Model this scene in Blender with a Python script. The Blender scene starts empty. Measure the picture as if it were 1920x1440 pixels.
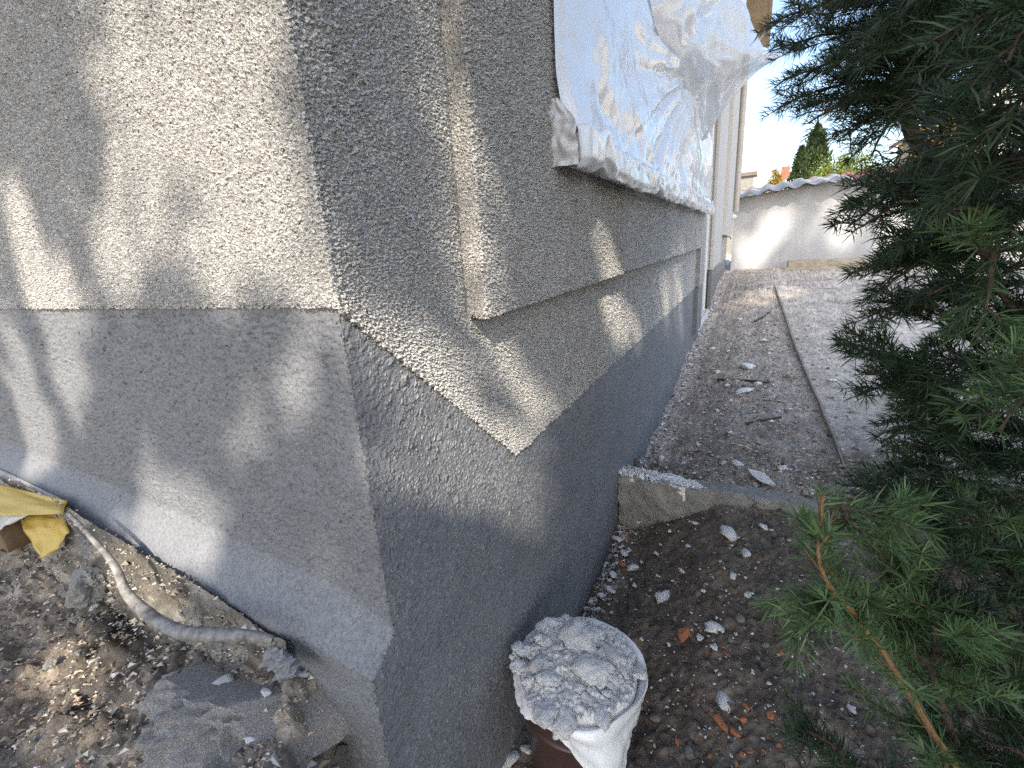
import bpy, math, random
import numpy as np
from mathutils import Matrix, Vector

S = bpy.context.scene
COL = S.collection
rng = np.random.default_rng(7)
random.seed(7)

# ------------------------------------------------------------------ camera
F, YAW, PITCH, ROLL = 867.416, 0.484, -0.288, -0.068          # F in pixels of a 1920 wide frame
CAM = np.array([0.516, -0.473, 0.066])
_fw = np.array([-math.sin(YAW)*math.cos(PITCH), math.cos(YAW)*math.cos(PITCH), math.sin(PITCH)])
_r = np.cross(_fw, [0, 0, 1.]); _r /= np.linalg.norm(_r); _u = np.cross(_r, _fw)
_c, _s = math.cos(ROLL), math.sin(ROLL)
RR = np.array([_c*_r + _s*_u, -_s*_r + _c*_u, _fw])
cd = bpy.data.cameras.new('camera'); cam = bpy.data.objects.new('camera', cd); COL.objects.link(cam)
cd.sensor_width = 36; cd.lens = F/1920*36; cd.clip_start = 0.02; cd.clip_end = 2000
M = Matrix.Identity(4)
for i in range(3):
    M[i][0], M[i][1], M[i][2], M[i][3] = RR[0][i], RR[1][i], -RR[2][i], CAM[i]
cam.matrix_world = M
S.camera = cam

# ------------------------------------------------------------------ sky, sun, exposure
SUN_EL, SUN_A = math.radians(38), math.radians(24)            # sun stands behind the camera, a little to the right
SUN = np.array([math.cos(SUN_EL)*math.sin(SUN_A), -math.cos(SUN_EL)*math.cos(SUN_A), math.sin(SUN_EL)])
w = bpy.data.worlds.new('World'); S.world = w; w.use_nodes = True
nt = w.node_tree
bg = nt.nodes['Background']; sky = nt.nodes.new('ShaderNodeTexSky')
sky.sky_type = 'NISHITA'; sky.sun_disc = False; sky.sun_elevation = SUN_EL
sky.sun_rotation = math.atan2(SUN[0], SUN[1]); sky.air_density = 1.0; sky.dust_density = 1.8; sky.ozone_density = 1.0
nt.links.new(sky.outputs[0], bg.inputs[0]); bg.inputs[1].default_value = 0.15
sd = bpy.data.lights.new('sun', 'SUN'); sd.energy = 3.3; sd.angle = math.radians(0.55); sd.color = (1.0, .89, .74)
so = bpy.data.objects.new('sun', sd); COL.objects.link(so)
so.rotation_euler = Vector(SUN).to_track_quat('Z', 'Y').to_euler(); so.location = (0, 0, 20)
S.view_settings.view_transform = 'Standard'; S.view_settings.look = 'None'
S.view_settings.gamma = 1; S.view_settings.exposure = 1.42; S.view_settings.use_curve_mapping = False
S.cycles.use_denoising = False; S.cycles.use_light_tree = False; S.cycles.use_adaptive_sampling = False; S.cycles.sample_clamp_indirect = 5; S.cycles.max_bounces = 6; S.cycles.diffuse_bounces = 4; S.cycles.transparent_max_bounces = 8

# ------------------------------------------------------------------ helpers
def ray(px, py):
    return np.array([(px-960)/F, (720-py)/F, 1.]) @ RR
def at(px, py, d):                         # point seen at a pixel of the photograph, d metres deep
    return CAM + ray(px, py)*d
def onplane(px, py, ax, v):                # point on the plane axis=v
    d = ray(px, py); return CAM + d*(v-CAM[ax])/d[ax]
def tag(o, label=None, cat=None, group=None, kind=None):
    if label: o['label'] = label
    if cat: o['category'] = cat
    if group: o['group'] = group
    if kind: o['kind'] = kind
    return o
def thing(name, loc, label, cat, group=None):
    o = bpy.data.objects.new(name, None); COL.objects.link(o); o.location = loc; o.empty_display_size = .1
    return tag(o, label, cat, group)
def mk(name, V, Fc, mat, parent=None, smooth=True, col=None):
    """V (n,3); Fc an (m,k) array or a list of such arrays. One mesh object, in world coordinates."""
    V = np.asarray(V, float)
    fl = Fc if isinstance(Fc, list) else [Fc]
    fl = [np.asarray(a, np.int32) for a in fl if len(a)]
    me = bpy.data.meshes.new(name)
    me.vertices.add(len(V))
    off = np.zeros(3)
    if parent is not None:
        p = parent
        while p is not None: off = off + np.array(p.location); p = p.parent
    me.vertices.foreach_set('co', (V-off).astype(np.float32).ravel())
    nl = sum(a.size for a in fl); npoly = sum(len(a) for a in fl)
    me.loops.add(nl); me.polygons.add(npoly)
    me.loops.foreach_set('vertex_index', np.concatenate([a.ravel() for a in fl]).astype(np.int32))
    tot = np.concatenate([np.full(len(a), a.shape[1], np.int32) for a in fl])
    st = np.concatenate([[0], np.cumsum(tot)[:-1]]).astype(np.int32)
    me.polygons.foreach_set('loop_start', st)
    me.polygons.foreach_set('loop_total', tot)
    me.polygons.foreach_set('use_smooth', np.full(npoly, smooth))
    me.update(calc_edges=True); me.validate()
    if col is not None:
        ca = me.color_attributes.new('tone', 'FLOAT_COLOR', 'POINT')
        c4 = np.ones((len(V), 4), np.float32); c4[:, :3] = col
        ca.data.foreach_set('color', c4.ravel())
    if mat: me.materials.append(mat)
    o = bpy.data.objects.new(name, me); COL.objects.link(o)
    if parent is not None: o.parent = parent
    return o
def gridfaces(nu, nv, mask=None):
    i = np.arange(nu*nv).reshape(nv, nu)
    q = np.stack([i[:-1, :-1], i[:-1, 1:], i[1:, 1:], i[1:, :-1]], -1)
    return q.reshape(-1, 4) if mask is None else q[mask]
def prune(V, Q, col=None):
    used = np.unique(Q); m = np.full(len(V), -1); m[used] = np.arange(len(used))
    return (V[used], m[Q]) if col is None else (V[used], m[Q], col[used])
def boxmb(x0, x1, y0, y1, z0, z1):
    V = [(x, y, z) for z in (z0, z1) for y in (y0, y1) for x in (x0, x1)]
    Q = [(0, 2, 3, 1), (4, 5, 7, 6), (0, 1, 5, 4), (2, 6, 7, 3), (0, 4, 6, 2), (1, 3, 7, 5)]
    return np.array(V, float), np.array(Q)
def box(name, x0, x1, y0, y1, z0, z1, mat, parent=None, bev=0.004):
    V, Q = boxmb(x0, x1, y0, y1, z0, z1)
    o = mk(name, V, Q, mat, parent, smooth=False)
    if bev:
        b = o.modifiers.new('bevel', 'BEVEL'); b.width = bev; b.segments = 2
    return o
def tube(pts, rad, n=6, cap=True):
    pts = np.asarray(pts, float); k = len(pts); rad = np.broadcast_to(rad, (k,))
    T = np.gradient(pts, axis=0); T /= np.linalg.norm(T, axis=1)[:, None]+1e-9
    ref = np.array([0, 0, 1.]) if abs(T[:, 2]).mean() < .8 else np.array([1., 0, 0])
    A = np.cross(T, ref); A /= np.linalg.norm(A, axis=1)[:, None]+1e-9; B = np.cross(T, A)
    an = np.linspace(0, 2*np.pi, n, endpoint=False)
    V = pts[:, None]+rad[:, None, None]*(np.cos(an)[None, :, None]*A[:, None]+np.sin(an)[None, :, None]*B[:, None])
    i = np.arange(k*n).reshape(k, n); j = np.roll(i, -1, 1)
    Q = np.stack([i[:-1], j[:-1], j[1:], i[1:]], -1).reshape(-1, 4)
    V = V.reshape(-1, 3)
    if cap:
        V = np.vstack([V, pts[0], pts[-1]])
        Q = np.vstack([Q, np.stack([np.full(n, k*n), j[0], i[0], i[0]], -1)*1][0:1]) if False else Q
    return V, Q
def join(parts):
    Vs, Qs, o = [], [], 0
    for V, Q in parts:
        Vs.append(V); Qs.append(np.asarray(Q)+o); o += len(V)
    ks = sorted({q.shape[1] for q in Qs})
    return np.vstack(Vs), [np.vstack([q for q in Qs if q.shape[1] == k]) for k in ks]
def smooth_path(ctrl, n=24):
    c = np.asarray(ctrl, float); k = len(c)
    t = np.linspace(0, k-1, n); out = []
    for x in t:
        i = min(int(x), k-2); f = x-i
        p0, p1, p2, p3 = c[max(i-1, 0)], c[i], c[i+1], c[min(i+2, k-1)]
        out.append(.5*(2*p1+(p2-p0)*f+(2*p0-5*p1+4*p2-p3)*f*f+(3*p1-p0-3*p2+p3)*f**3))
    return np.array(out)
def ss(a, b, x): t = np.clip((x-a)/(b-a), 0, 1); return t*t*(3-2*t)

# tileable height textures ------------------------------------------------
def spec(n, fn, seed):
    g = np.random.default_rng(seed)
    f = np.fft.fft2(g.standard_normal((n, n)))
    k = np.fft.fftfreq(n)*n
    out = np.real(np.fft.ifft2(f*fn(k[None, :], k[:, None])))
    return ((out-out.mean())/out.std()).astype(np.float32)
def samp(tex, u, v):                        # u, v in tiles
    n = tex.shape[0]; u = (u % 1)*n; v = (v % 1)*n
    i = np.floor(u).astype(int); j = np.floor(v).astype(int); a = u-i; b = v-j
    i %= n; j %= n; i2 = (i+1) % n; j2 = (j+1) % n
    return tex[j, i]*(1-a)*(1-b)+tex[j, i2]*a*(1-b)+tex[j2, i]*(1-a)*b+tex[j2, i2]*a*b
def band(k0, wd): return lambda kx, ky: np.exp(-((np.hypot(kx, ky)-k0)/wd)**2)
def oband(k0, wd, ang, spread):
    def fn(kx, ky):
        r = np.hypot(kx, ky)+1e-6; th = np.arctan2(ky, kx)-ang
        return np.exp(-((r-k0)/wd)**2)*np.exp(-(np.sin(th)/spread)**2)
    return fn
def red(p): return lambda kx, ky: 1/np.maximum(np.hypot(kx, ky), 1)**p
T_GRAIN = spec(1024, band(122, 70), 1)
T_ROUGH = spec(1024, band(60, 25), 2)
T_LOW = spec(256, red(1.7), 3)
T_LOW2 = spec(512, red(1.25), 4)
T_ST1 = spec(1024, oband(80, 34, math.radians(58), .36), 5)
T_ST2 = spec(1024, oband(78, 34, math.radians(114), .32), 6)
T_ST3 = spec(1024, oband(62, 26, math.radians(165), .36), 8)
T_FINE = spec(512, red(.9), 9)
T_SM = spec(256, lambda kx, ky: (np.hypot(kx, ky) <= 7)/np.maximum(np.hypot(kx, ky), 1)**1.1, 10)
def low(u, v): return samp(T_LOW, u*.5+.13, v*.5+.7)
def stucco_h(u, v):                          # metres of relief; u, v in metres along the wall
    g = samp(T_GRAIN, u/.78, v/.78)+.30*samp(T_GRAIN, v/.61+.3, u/.61)+.35*samp(T_ROUGH, u/.9+.2, v/.9)
    g = np.where(g > 0, np.tanh(g*1.2)*.9, g*.9)
    return .0017*np.clip(g, -2.0, 1.2)+.0008*low(u/.6, v/.6)
def plinth_h(u, v):
    wu = u+.012*low(u/.35, v/.35); wv = v+.012*low(v/.3+.4, u/.3)
    a = samp(T_ST1, wu/.72, wv/.72); b = samp(T_ST2, wu/.72, wv/.72); c = samp(T_ST3, wu/.72, wv/.72)
    m = low(u/.5+.37, v/.5+.11); m1 = np.where(u < 0, ss(.5, 1.5, m), 1-ss(.7, 1.6, m)); m2 = ss(.7, 1.5, low(v/.6, u/.6+.5))
    m2 = np.maximum(m2, np.exp(-(u/.06)**2)*.8*(u > 0))
    n = a*(1-m1)+b*m1; n = n*(1-m2)+c*m2
    patch = .30+.70*ss(-.7, .9, samp(T_ROUGH, u/1.3, v/1.3))
    ridge = np.clip(n-.25, 0, 2.2)**1.15*patch
    gr = samp(T_GRAIN, u/.62, v/.62); pit = np.clip(-gr-1.0, 0, 1.6)
    return .0026*ridge-.0030*pit*np.where(u < 0, 1., .5)+.0005*gr+.0016*low(u/.5, v/.5)

# materials ---------------------------------------------------------------
class NT:
    def __init__(s, name):
        s.m = bpy.data.materials.new(name); s.m.use_nodes = True; s.t = s.m.node_tree
        s.b = s.t.nodes['Principled BSDF']; s.out = s.t.nodes['Material Output']; s._co = None
    def n(s, typ, **kw):
        x = s.t.nodes.new(typ)
        for k, v in kw.items(): setattr(x, k, v)
        return x
    def l(s, a, b): s.t.links.new(a, b)
    def co(s):
        if s._co is None: s._co = s.n('ShaderNodeTexCoord').outputs['Object']
        return s._co
    def noise(s, scale, detail=4, rough=.55, dist=0, vec=None):
        x = s.n('ShaderNodeTexNoise'); x.inputs['Scale'].default_value = scale; x.inputs['Detail'].default_value = detail
        x.inputs['Roughness'].default_value = rough; x.inputs['Distortion'].default_value = dist
        s.l(vec or s.co(), x.inputs['Vector']); return x.outputs[0]
    def ramp(s, fac, stops):
        x = s.n('ShaderNodeValToRGB'); e = x.color_ramp.elements
        while len(e) < len(stops): e.new(.5)
        for k, (p, c) in zip(e, stops):
            k.position = p; k.color = (*c, 1) if len(c) == 3 else c
        s.l(fac, x.inputs[0]); return x.outputs[0]
    def mix(s, fac, a, b, typ='MIX'):
        x = s.n('ShaderNodeMix', data_type='RGBA', blend_type=typ)
        for i, v in ((0, fac), (6, a), (7, b)):
            if hasattr(v, 'is_linked'): s.l(v, x.inputs[i])
            else: x.inputs[i].default_value = v if i == 0 else (*v, 1)
        return x.outputs[2]
    def bump(s, h, dist, strength=1.0, prev=None):
        x = s.n('ShaderNodeBump'); x.inputs['Distance'].default_value = dist; x.inputs['Strength'].default_value = strength
        s.l(h, x.inputs['Height'])
        if prev is not None: s.l(prev, x.inputs['Normal'])
        return x.outputs[0]
    def fin(s, col=None, rough=None, nrm=None, **kw):
        for k, v in (('Base Color', col), ('Roughness', rough), ('Normal', nrm)):
            if v is None: continue
            if hasattr(v, 'is_linked'): s.l(v, s.b.inputs[k])
            else: s.b.inputs[k].default_value = (*v, 1) if k == 'Base Color' else v
        for k, v in kw.items():
            if hasattr(v, 'is_linked'): s.l(v, s.b.inputs[k])
            else: s.b.inputs[k].default_value = v
        return s.m
def simple(name, c1, c2, scale=20, rough=.7, bump=.001, bscale=None, **kw):
    a = NT(name); f = a.noise(scale, 6, .6)
    col = a.ramp(f, [(.32, c1), (.68, c2)])
    nrm = a.bump(a.noise(bscale or scale*4, 5, .65), bump) if bump else None
    return a.fin(col, rough, nrm, **kw)
def tonemat(name, scale=120, var=.5, rough=.9, bump=.001, spec=.3, sheen=0):
    a = NT(name); at_ = a.n('ShaderNodeAttribute', attribute_name='tone')
    f = a.noise(scale, 5, .7); v = a.ramp(f, [(.3, (1-var*.75,)*3), (.7, (1+var*.8,)*3)])
    col = a.mix(1.0, at_.outputs['Color'], v, 'MULTIPLY')
    nrm = a.bump(a.noise(scale*1.5, 4, .7), bump) if bump else None
    return a.fin(col, rough, nrm, **{'Specular IOR Level': spec})

def m_stucco(name='cream_render', k=1.0):
    a = NT(name)
    f = a.noise(9, 4, .6); g = a.noise(420, 3, .6)
    base = a.ramp(f, [(.3, (.425*k, .42*k, .405*k)), (.7, (.49*k, .485*k, .468*k))])
    fl = a.ramp(g, [(.30, (.66, .66, .66)), (.62, (1.12, 1.12, 1.12))])
    col = a.mix(1.0, base, fl, 'MULTIPLY')
    h = a.ramp(a.noise(165, 3, .55, .6), [(.34, (0, 0, 0)), (.60, (1, 1, 1))])
    n = a.bump(h, .0055, .9); n = a.bump(a.noise(560, 4, .7), .0026, .9, n)
    return a.fin(col, .5, n, **{'Specular IOR Level': .6})
def m_plinth():
    a = NT('grey_trowelled_render')
    f = a.noise(6, 5, .6); g = a.noise(300, 4, .65)
    base = a.ramp(f, [(.3, (.168, .175, .188)), (.7, (.212, .219, .233))])
    fl = a.ramp(g, [(.3, (.86, .86, .86)), (.65, (1.06, 1.06, 1.06))])
    col = a.mix(1.0, base, fl, 'MULTIPLY')
    mp = a.n('ShaderNodeMapping'); mp.inputs['Rotation'].default_value = (math.radians(28), 0, 0); mp.inputs['Scale'].default_value = (1, .28, 1)
    a.l(a.co(), mp.inputs[0])
    h = a.ramp(a.noise(150, 3, .55, .8, mp.outputs[0]), [(.50, (0, 0, 0)), (.68, (1, 1, 1))])
    n = a.bump(h, .0024, .7); n = a.bump(a.noise(300, 5, .65), .0016, .8, n)
    r = a.ramp(a.noise(35, 3, .6), [(.3, (.38,)*3), (.7, (.58,)*3)])
    return a.fin(col, r, n, **{'Specular IOR Level': .45})
M_ST = m_stucco(); M_GR = m_stucco('render_grain', 1.5); M_PL = m_plinth()  # grains paler than the sheet: light tips over dark pits put into the colour
M_STFAR = simple('far_render', (.50, .49, .46), (.56, .55, .52), 30, .9, .002, 300)
M_WHITE = simple('white_frame', (.72, .73, .73), (.78, .78, .78), 8, .35, 0)
M_GLASS = NT('dark_glass').fin((.02, .025, .03), .06)
M_PIPE = simple('brown_metal_pipe', (.38, .35, .31), (.48, .45, .41), 6, .35, 0)
M_STEEL = simple('tap_metal', (.25, .25, .25), (.4, .4, .4), 60, .35, 0, Metallic=.9)
M_ROOF = simple('red_roof_sheet', (.23, .085, .06), (.33, .14, .10), 7, .7, .002)
M_TILE = simple('roof_tile', (.24, .08, .05), (.34, .13, .08), 5, .75, .002)
M_WOOD = simple('grey_timber', (.33, .29, .22), (.46, .41, .33), 12, .8, .001)
M_BOARD = simple('brown_board', (.12, .075, .04), (.20, .13, .075), 18, .8, .001)
M_BARK = simple('fir_bark', (.05, .037, .027), (.12, .083, .055), 90, .9, .002, 200)
M_TWIG = simple('fir_twig', (.20, .095, .035), (.34, .18, .075), 160, .8, .001, 400)
M_BRICK = simple('brick_shard', (.38, .14, .06), (.50, .22, .10), 60, .9, .0015, 250)
M_STONE = simple('pebble', (.14, .135, .12), (.27, .26, .24), 70, .85, .001, 200)
M_LEAFD = simple('dead_leaf', (.17, .125, .09), (.30, .24, .18), 60, .7, .001)
M_RUST = simple('edging_metal', (.10, .085, .07), (.2, .17, .14), 30, .7, .001)

def m_plaster():
    a = NT('white_plaster')
    f = a.noise(45, 5, .65); col = a.ramp(f, [(.28, (.78, .78, .76)), (.45, (.87, .87, .85)), (.7, (.92, .92, .90))])
    n = a.bump(a.noise(160, 6, .7), .004, .9)
    return a.fin(col, .92, n)
M_PLA = m_plaster()
def m_plaster_grey():
    a = NT('grey_plaster')
    f = a.noise(60, 5, .65); col = a.ramp(f, [(.28, (.70, .69, .66)), (.7, (.84, .83, .80))])
    return a.fin(col, .93, a.bump(a.noise(220, 6, .75), .004, .9))
M_PLG = m_plaster_grey()
def m_concrete(name='concrete', k=1.0):
    a = NT(name)
    f = a.noise(14, 6, .65); col = a.ramp(f, [(.25, (.20*k, .19*k, .17*k)), (.5, (.30*k, .29*k, .265*k)), (.75, (.40*k, .39*k, .365*k))])
    g = a.ramp(a.noise(190, 4, .7), [(.3, (.7,)*3), (.65, (1.1,)*3)])
    return a.fin(a.mix(1., col, g, 'MULTIPLY'), .92, a.bump(a.noise(120, 6, .7), .003, .8))
M_CON = m_concrete()
M_CONB = m_concrete('asphalt_slab', .85)
def m_film(name, tr=.25, rough=.2, col=(.80, .83, .87), trl=.22):
    a = NT(name); t = a.t
    p = a.b; p.inputs['Base Color'].default_value = (*col, 1); p.inputs['Roughness'].default_value = rough
    p.inputs['Specular IOR Level'].default_value = .8
    tl = a.n('ShaderNodeBsdfTranslucent'); tl.inputs[0].default_value = (*[c*.95 for c in col], 1)
    tp = a.n('ShaderNodeBsdfTransparent')
    m1 = a.n('ShaderNodeMixShader'); m1.inputs[0].default_value = trl
    a.l(p.outputs[0], m1.inputs[1]); a.l(tl.outputs[0], m1.inputs[2])
    m2 = a.n('ShaderNodeMixShader'); m2.inputs[0].default_value = tr
    a.l(m1.outputs[0], m2.inputs[1]); a.l(tp.outputs[0], m2.inputs[2])
    a.l(m2.outputs[0], a.out.inputs[0])
    wv = a.n('ShaderNodeMapping'); wv.inputs['Rotation'].default_value = (.5, 0, 0); wv.inputs['Scale'].default_value = (1, .25, 1); a.l(a.co(), wv.inputs[0])
    nn = a.bump(a.noise(9, 3, .5, .6, wv.outputs[0]), .008, .4)
    return a.m
M_FILM = m_film('plastic_film', .07, .15, (.82, .84, .87), .06)
M_FILM2 = m_film('loose_plastic_film', .10, .15, (.82, .85, .88), .2)
M_BAG = m_film('bag_plastic', .0, .3, (.84, .86, .87), .05)
M_PAPER = m_film('masking_paper', .05, .6, (.62, .60, .56))
M_TAPE = m_film('yellow_tape', .08, .45, (.62, .45, .10))
M_GTAPE = simple('plaster_smeared_tape', (.50, .515, .54), (.64, .655, .68), 25, .6, .001)
M_BUCKET = simple('brown_plastic', (.055, .032, .028), (.085, .05, .045), 12, .35, 0)
M_HOSE = simple('dusty_hose', (.07, .066, .062), (.30, .29, .275), 55, .75, .001)

# ------------------------------------------------------------------ ground
def lefttop(x, y):                          # rubble plateau in front of the left wall
    return -.665-.17*np.clip(-y, 0, 3)**.8-.02*np.clip(-x-.5, 0, 3)
def groundz(x, y):
    x = np.asarray(x, float); y = np.asarray(y, float)
    yw = np.interp(y, [-50, -2, .4, 1.0, 1.55, 1.60, 1.70, 2.24, 4.8, 8.9, 10.5, 30, 200], [-1.38, -1.36, -1.30, -1.30, -1.30, -1.27, -1.22, -1.22, -1.05, -.74, -.70, -.75, -1.2])
    yo = np.interp(y, [-50, -2, .2, .8, 1.55, 1.60, 1.70, 2.24, 4.8, 8.9, 10.5, 30, 200], [-1.38, -1.34, -1.25, -1.20, -1.085, -1.08, -1.07, -1.045, -.98, -.76, -.70, -.75, -1.2])
    k = ss(.03, .62, x)
    zr = yw*(1-k)+yo*k
    ey = EDX(y); path = ss(ey-.004, ey+.010, x)*ss(1.9, 2.4, y)*(1-ss(7.4, 7.9, y))
    zr = zr+.03*path
    zr = zr+.09*np.exp(-((x-.62)/.30)**2-((y-8.0)/.9)**2)          # small heap in front of the shed
    zr = zr-.05*np.exp(-(x/.05)**2)*ss(.5, .8, y)*(1-ss(1.35, 1.52, y))  # trench along the wall
    n1 = samp(T_LOW, x*.45+.2, y*.45+.5); n2 = samp(T_LOW2, x*.55, y*.55); n3 = samp(T_FINE, x*1.7, y*1.7)
    zr = zr+(.012*n1+.004*n2)*(1-.6*path)+(.0045*n3+.0035*samp(T_FINE, x*4.3+.3, y*4.3))*(1-.65*path)
    zl = lefttop(x, y)+.016*n1+.016*n2+.007*n3
    ex = np.where(y < -.2, -.105-.25*(-y-.2)+.02*n2+.015*n1, -.175+.5*np.clip(-y-.06, 0, 10)+.02*n2+.015*n1)
    t = ss(0, .16, x-ex)                    # broken face down to the dig at the corner
    return zl*(1-t)+zr*t
EDX = lambda y: np.interp(y, [1.5, 2.13, 3.0, 4.15, 5.4, 6.9, 7.6, 10.5], [.99, .972, .940, .912, .890, .862, .83, .75])
def groundtone(x, y, z):
    n1 = samp(T_LOW, x*.8+.2, y*.8+.5); n2 = samp(T_LOW2, x*.9, y*.9); n3 = samp(T_FINE, x*2.3+.1, y*2.3)
    soil = np.array([.175, .145, .115]); dust = np.array([.62, .56, .48]); dirt = np.array([.48, .43, .37])
    k = np.clip(ss(1.5, 2.3, y+.2*n1)*.85+.12*n2, 0, 1)[:, None]
    c = soil*(1-k)+dirt*k
    pth = np.clip(ss(.95, 1.1, x)*ss(1.6, 3.2, y+.4*n1)+.7*ss(4, 9, y), 0, 1)[:, None]
    pth = np.clip(pth*(.75+.25*n2[:, None]), 0, 1)
    c = c*(1-pth)+dust*pth
    lf = ((x < -.0) & (y < 0.05)).astype(float)[:, None]
    lc = np.array([.23, .20, .165])*(1+.35*n2[:, None])
    br = np.clip(ss(-.2, 1.2, n1+(-y-.2)*1.5), 0, 1)[:, None]; lc = lc*(1-br)+np.array([.33, .27, .205])*br
    pal = ss(.9, 1.8, samp(T_LOW2, x*1.3+.5, y*1.3))[:, None]; lc = lc*(1-.6*pal)+np.array([.24, .23, .21])*.6*pal
    c = c*(1-lf)+lc*lf
    return np.clip(c*(1+.22*n3[:, None]), .01, .8)
def graded(a, b, fine0, fine1, s, g=1.12):
    mid = np.arange(fine0, fine1, s); lo = []; st = s; v = fine0
    while v > a: st *= g; v -= st; lo.append(v)
    hi = []; st = s; v = mid[-1]
    while v < b: st *= g; v += st; hi.append(v)
    return np.concatenate([lo[::-1], mid, hi])
def gl(seq):
    out = [seq[0]]; 
    for end, s0, g_ in seq[1:]:
        st = s0
        while out[-1] < end: out.append(out[-1]+st); st *= g_
    return np.array(out)
lo_ = lambda f, s0, e: np.sort(f-np.cumsum(s0*1.35**np.arange(40)))[lambda v=None: slice(0, 40)] if False else np.sort(f-np.cumsum(s0*1.35**np.arange(e)))
gx = np.concatenate([lo_(-1.75, .012, 32), gl([-1.75, (1.4, .009, 1.0), (4.2, .011, 1.05), (500, .2, 1.35)])])
gy = np.concatenate([lo_(-.6, .012, 32), gl([-.6, (3.0, .010, 1.0), (10.6, .010, 1.022), (900, .2, 1.35)])])
X, Y = np.meshgrid(gx, gy); Z = groundz(X, Y)
msk = ~((X < -.10) & (Y > .12) & (Y < 10.0) & (X > -7.5))[:-1, :-1]
GV = np.stack([X, Y, Z], -1).reshape(-1, 3)
gc = groundtone(GV[:, 0], GV[:, 1], GV[:, 2])
M_GROUND = tonemat('soil', 190, .42, .95, .004)
V_, Q_, c_ = prune(GV, gridfaces(len(gx), len(gy), msk), gc)
g = mk('ground', V_, Q_, M_GROUND, None, True, c_); tag(g, kind='structure')
def gpt(px, py):                            # where a pixel's ray meets the ground
    d = ray(px, py); t = .3
    for _ in range(4000):
        p = CAM+d*t
        if p[2] < float(groundz(p[0], p[1])): return p
        t += .004*(1+t*.5)
    return p

# ------------------------------------------------------------------ house
house = thing('house', (-1.0, 5.0, -1.3), 'house under renovation with cream textured render over a freshly trowelled grey plinth', 'house')
H0 = 3.4
def flare(x, z):
    zt = np.interp(x, [-3, -1.59, -.8, -.5, -.115, -.02, 0], [-.41, -.415, -.452, -.470, -.515, -.555, -.572])
    wd = np.interp(x, [-1.6, -.27, -.08, 0], [.105, .10, .075, .045])
    t = np.clip((zt-z)/wd, 0, 1); return .062*t**1.25*(1-.18*t)/.82
def vline(y):                                # lower edge of the cream render on the long wall
    return np.where(y < .50, -.9*y, -.45)
def steps(a, b, s0, k):                      # spacing grows with distance from a
    v = [a]
    while v[-1] < b: v.append(v[-1]+s0*(1+k*(v[-1]-a)))
    v[-1] = b; return np.array(v)
# cream render: one sheet round the corner
def normals(P):
    du = np.gradient(P, axis=1); dv = np.gradient(P, axis=0); n = np.cross(du, dv)
    return n/(np.linalg.norm(n, axis=2)[..., None]+1e-12)
PR = .0075
ul = -np.concatenate([steps(0, 1.55, .004, .35), steps(1.6, 7.5, .05, 1)])[::-1]; ur = np.concatenate([steps(0, 2.2, .004, .60)[1:], steps(2.204, 10.35, .008, 1.0)])
u = np.concatenate([ul, ur]); v1 = np.arange(-.47, .62, .004); v = np.concatenate([v1, steps(.622, H0, .004, 8)])
U, W = np.meshgrid(u, v)
Xb = np.where(U < 0, U, 0)+PR; Yb = np.where(U > 0, U, 0)-PR
Pb = np.stack([Xb, Yb, W], -1)
# low boundary lip
bz = np.where(U < 0, 0, vline(U))+.0010*samp(T_GRAIN, U/.5, W*0+.3)
lip = ss(.0, .0035, W-bz)
h = stucco_h(U, W)*(U > -1.6)
nrm = np.zeros_like(Pb); cx = ss(-.006, .006, U)
nrm[..., 0] = cx; nrm[..., 1] = -(1-cx); nrm /= np.linalg.norm(nrm, axis=2)[..., None]
h = h*(1-.75*ss(1.2, 2.4, U))
P = Pb+nrm*(h*(.3+.7*lip)-PR*1.15*(1-lip))[..., None]
rnd = .0022*np.exp(-(U/.006)**2)             # rounded arris
P -= nrm*rnd[..., None]
keep = (W > bz-.004)
door = (U > 5.07) & (U < 6.34) & (W < 1.55)
km = keep[:-1, :-1] & keep[1:, 1:] & ~(door[:-1, :-1] & door[1:, 1:]) & ~((U > .36)&(U < 5.0)&(W > 0.0))[:-1, :-1]
V_, Q_ = prune(P.reshape(-1, 3), gridfaces(len(u), len(v), km))
mk('rendered_wall', V_, Q_, M_ST, house)
# grey plinth sheet
ul = -np.concatenate([steps(0, 2.6, .0034, .6), steps(2.66, 7.5, .06, 1)])[::-1]; ur = np.concatenate([steps(0, 1.7, .0033, .8)[1:], steps(1.706, 10.35, .008, 1.2)])
u = np.concatenate([ul, ur]); v = np.concatenate([np.arange(-1.02, .012, .0033)])
v = np.concatenate([-steps(1.0233, 1.55, .003, 6)[::-1], v])
U, W = np.meshgrid(u, v)
fl = flare(np.minimum(U, 0), W); f0 = flare(0*U, W)
Xb = np.minimum(U, 0); bl = np.clip(1-U/.12, 0, 1)
Yb = np.where(U <= 0, -fl, U-f0*bl)
Pb = np.stack([Xb, Yb, W], -1)
nrm = np.zeros_like(Pb); cx = ss(-.004, .004, U); nrm[..., 0] = cx; nrm[..., 1] = -(1-cx)
nrm /= np.linalg.norm(nrm, axis=2)[..., None]
smoothz = np.where(U <= 0, 1-.75*ss(.004, .03, fl)*(1-ss(-.35, -.1, U)), 1)
P = Pb+nrm*(plinth_h(U, W)*smoothz*(1-.7*ss(1.0, 2.0, U))-.0016*np.exp(-(U/.005)**2))[..., None]
top = np.where(U < 0, 0, vline(U))
door = (U > 5.07) & (U < 6.34) & (W > -.92)
km = (W < top+.014)[:-1, :-1] & ~(door[:-1, :-1] & door[1:, 1:])
V_, Q_ = prune(P.reshape(-1, 3), gridfaces(len(u), len(v), km))
mk('plinth', V_, Q_, M_PL, house)
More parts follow.
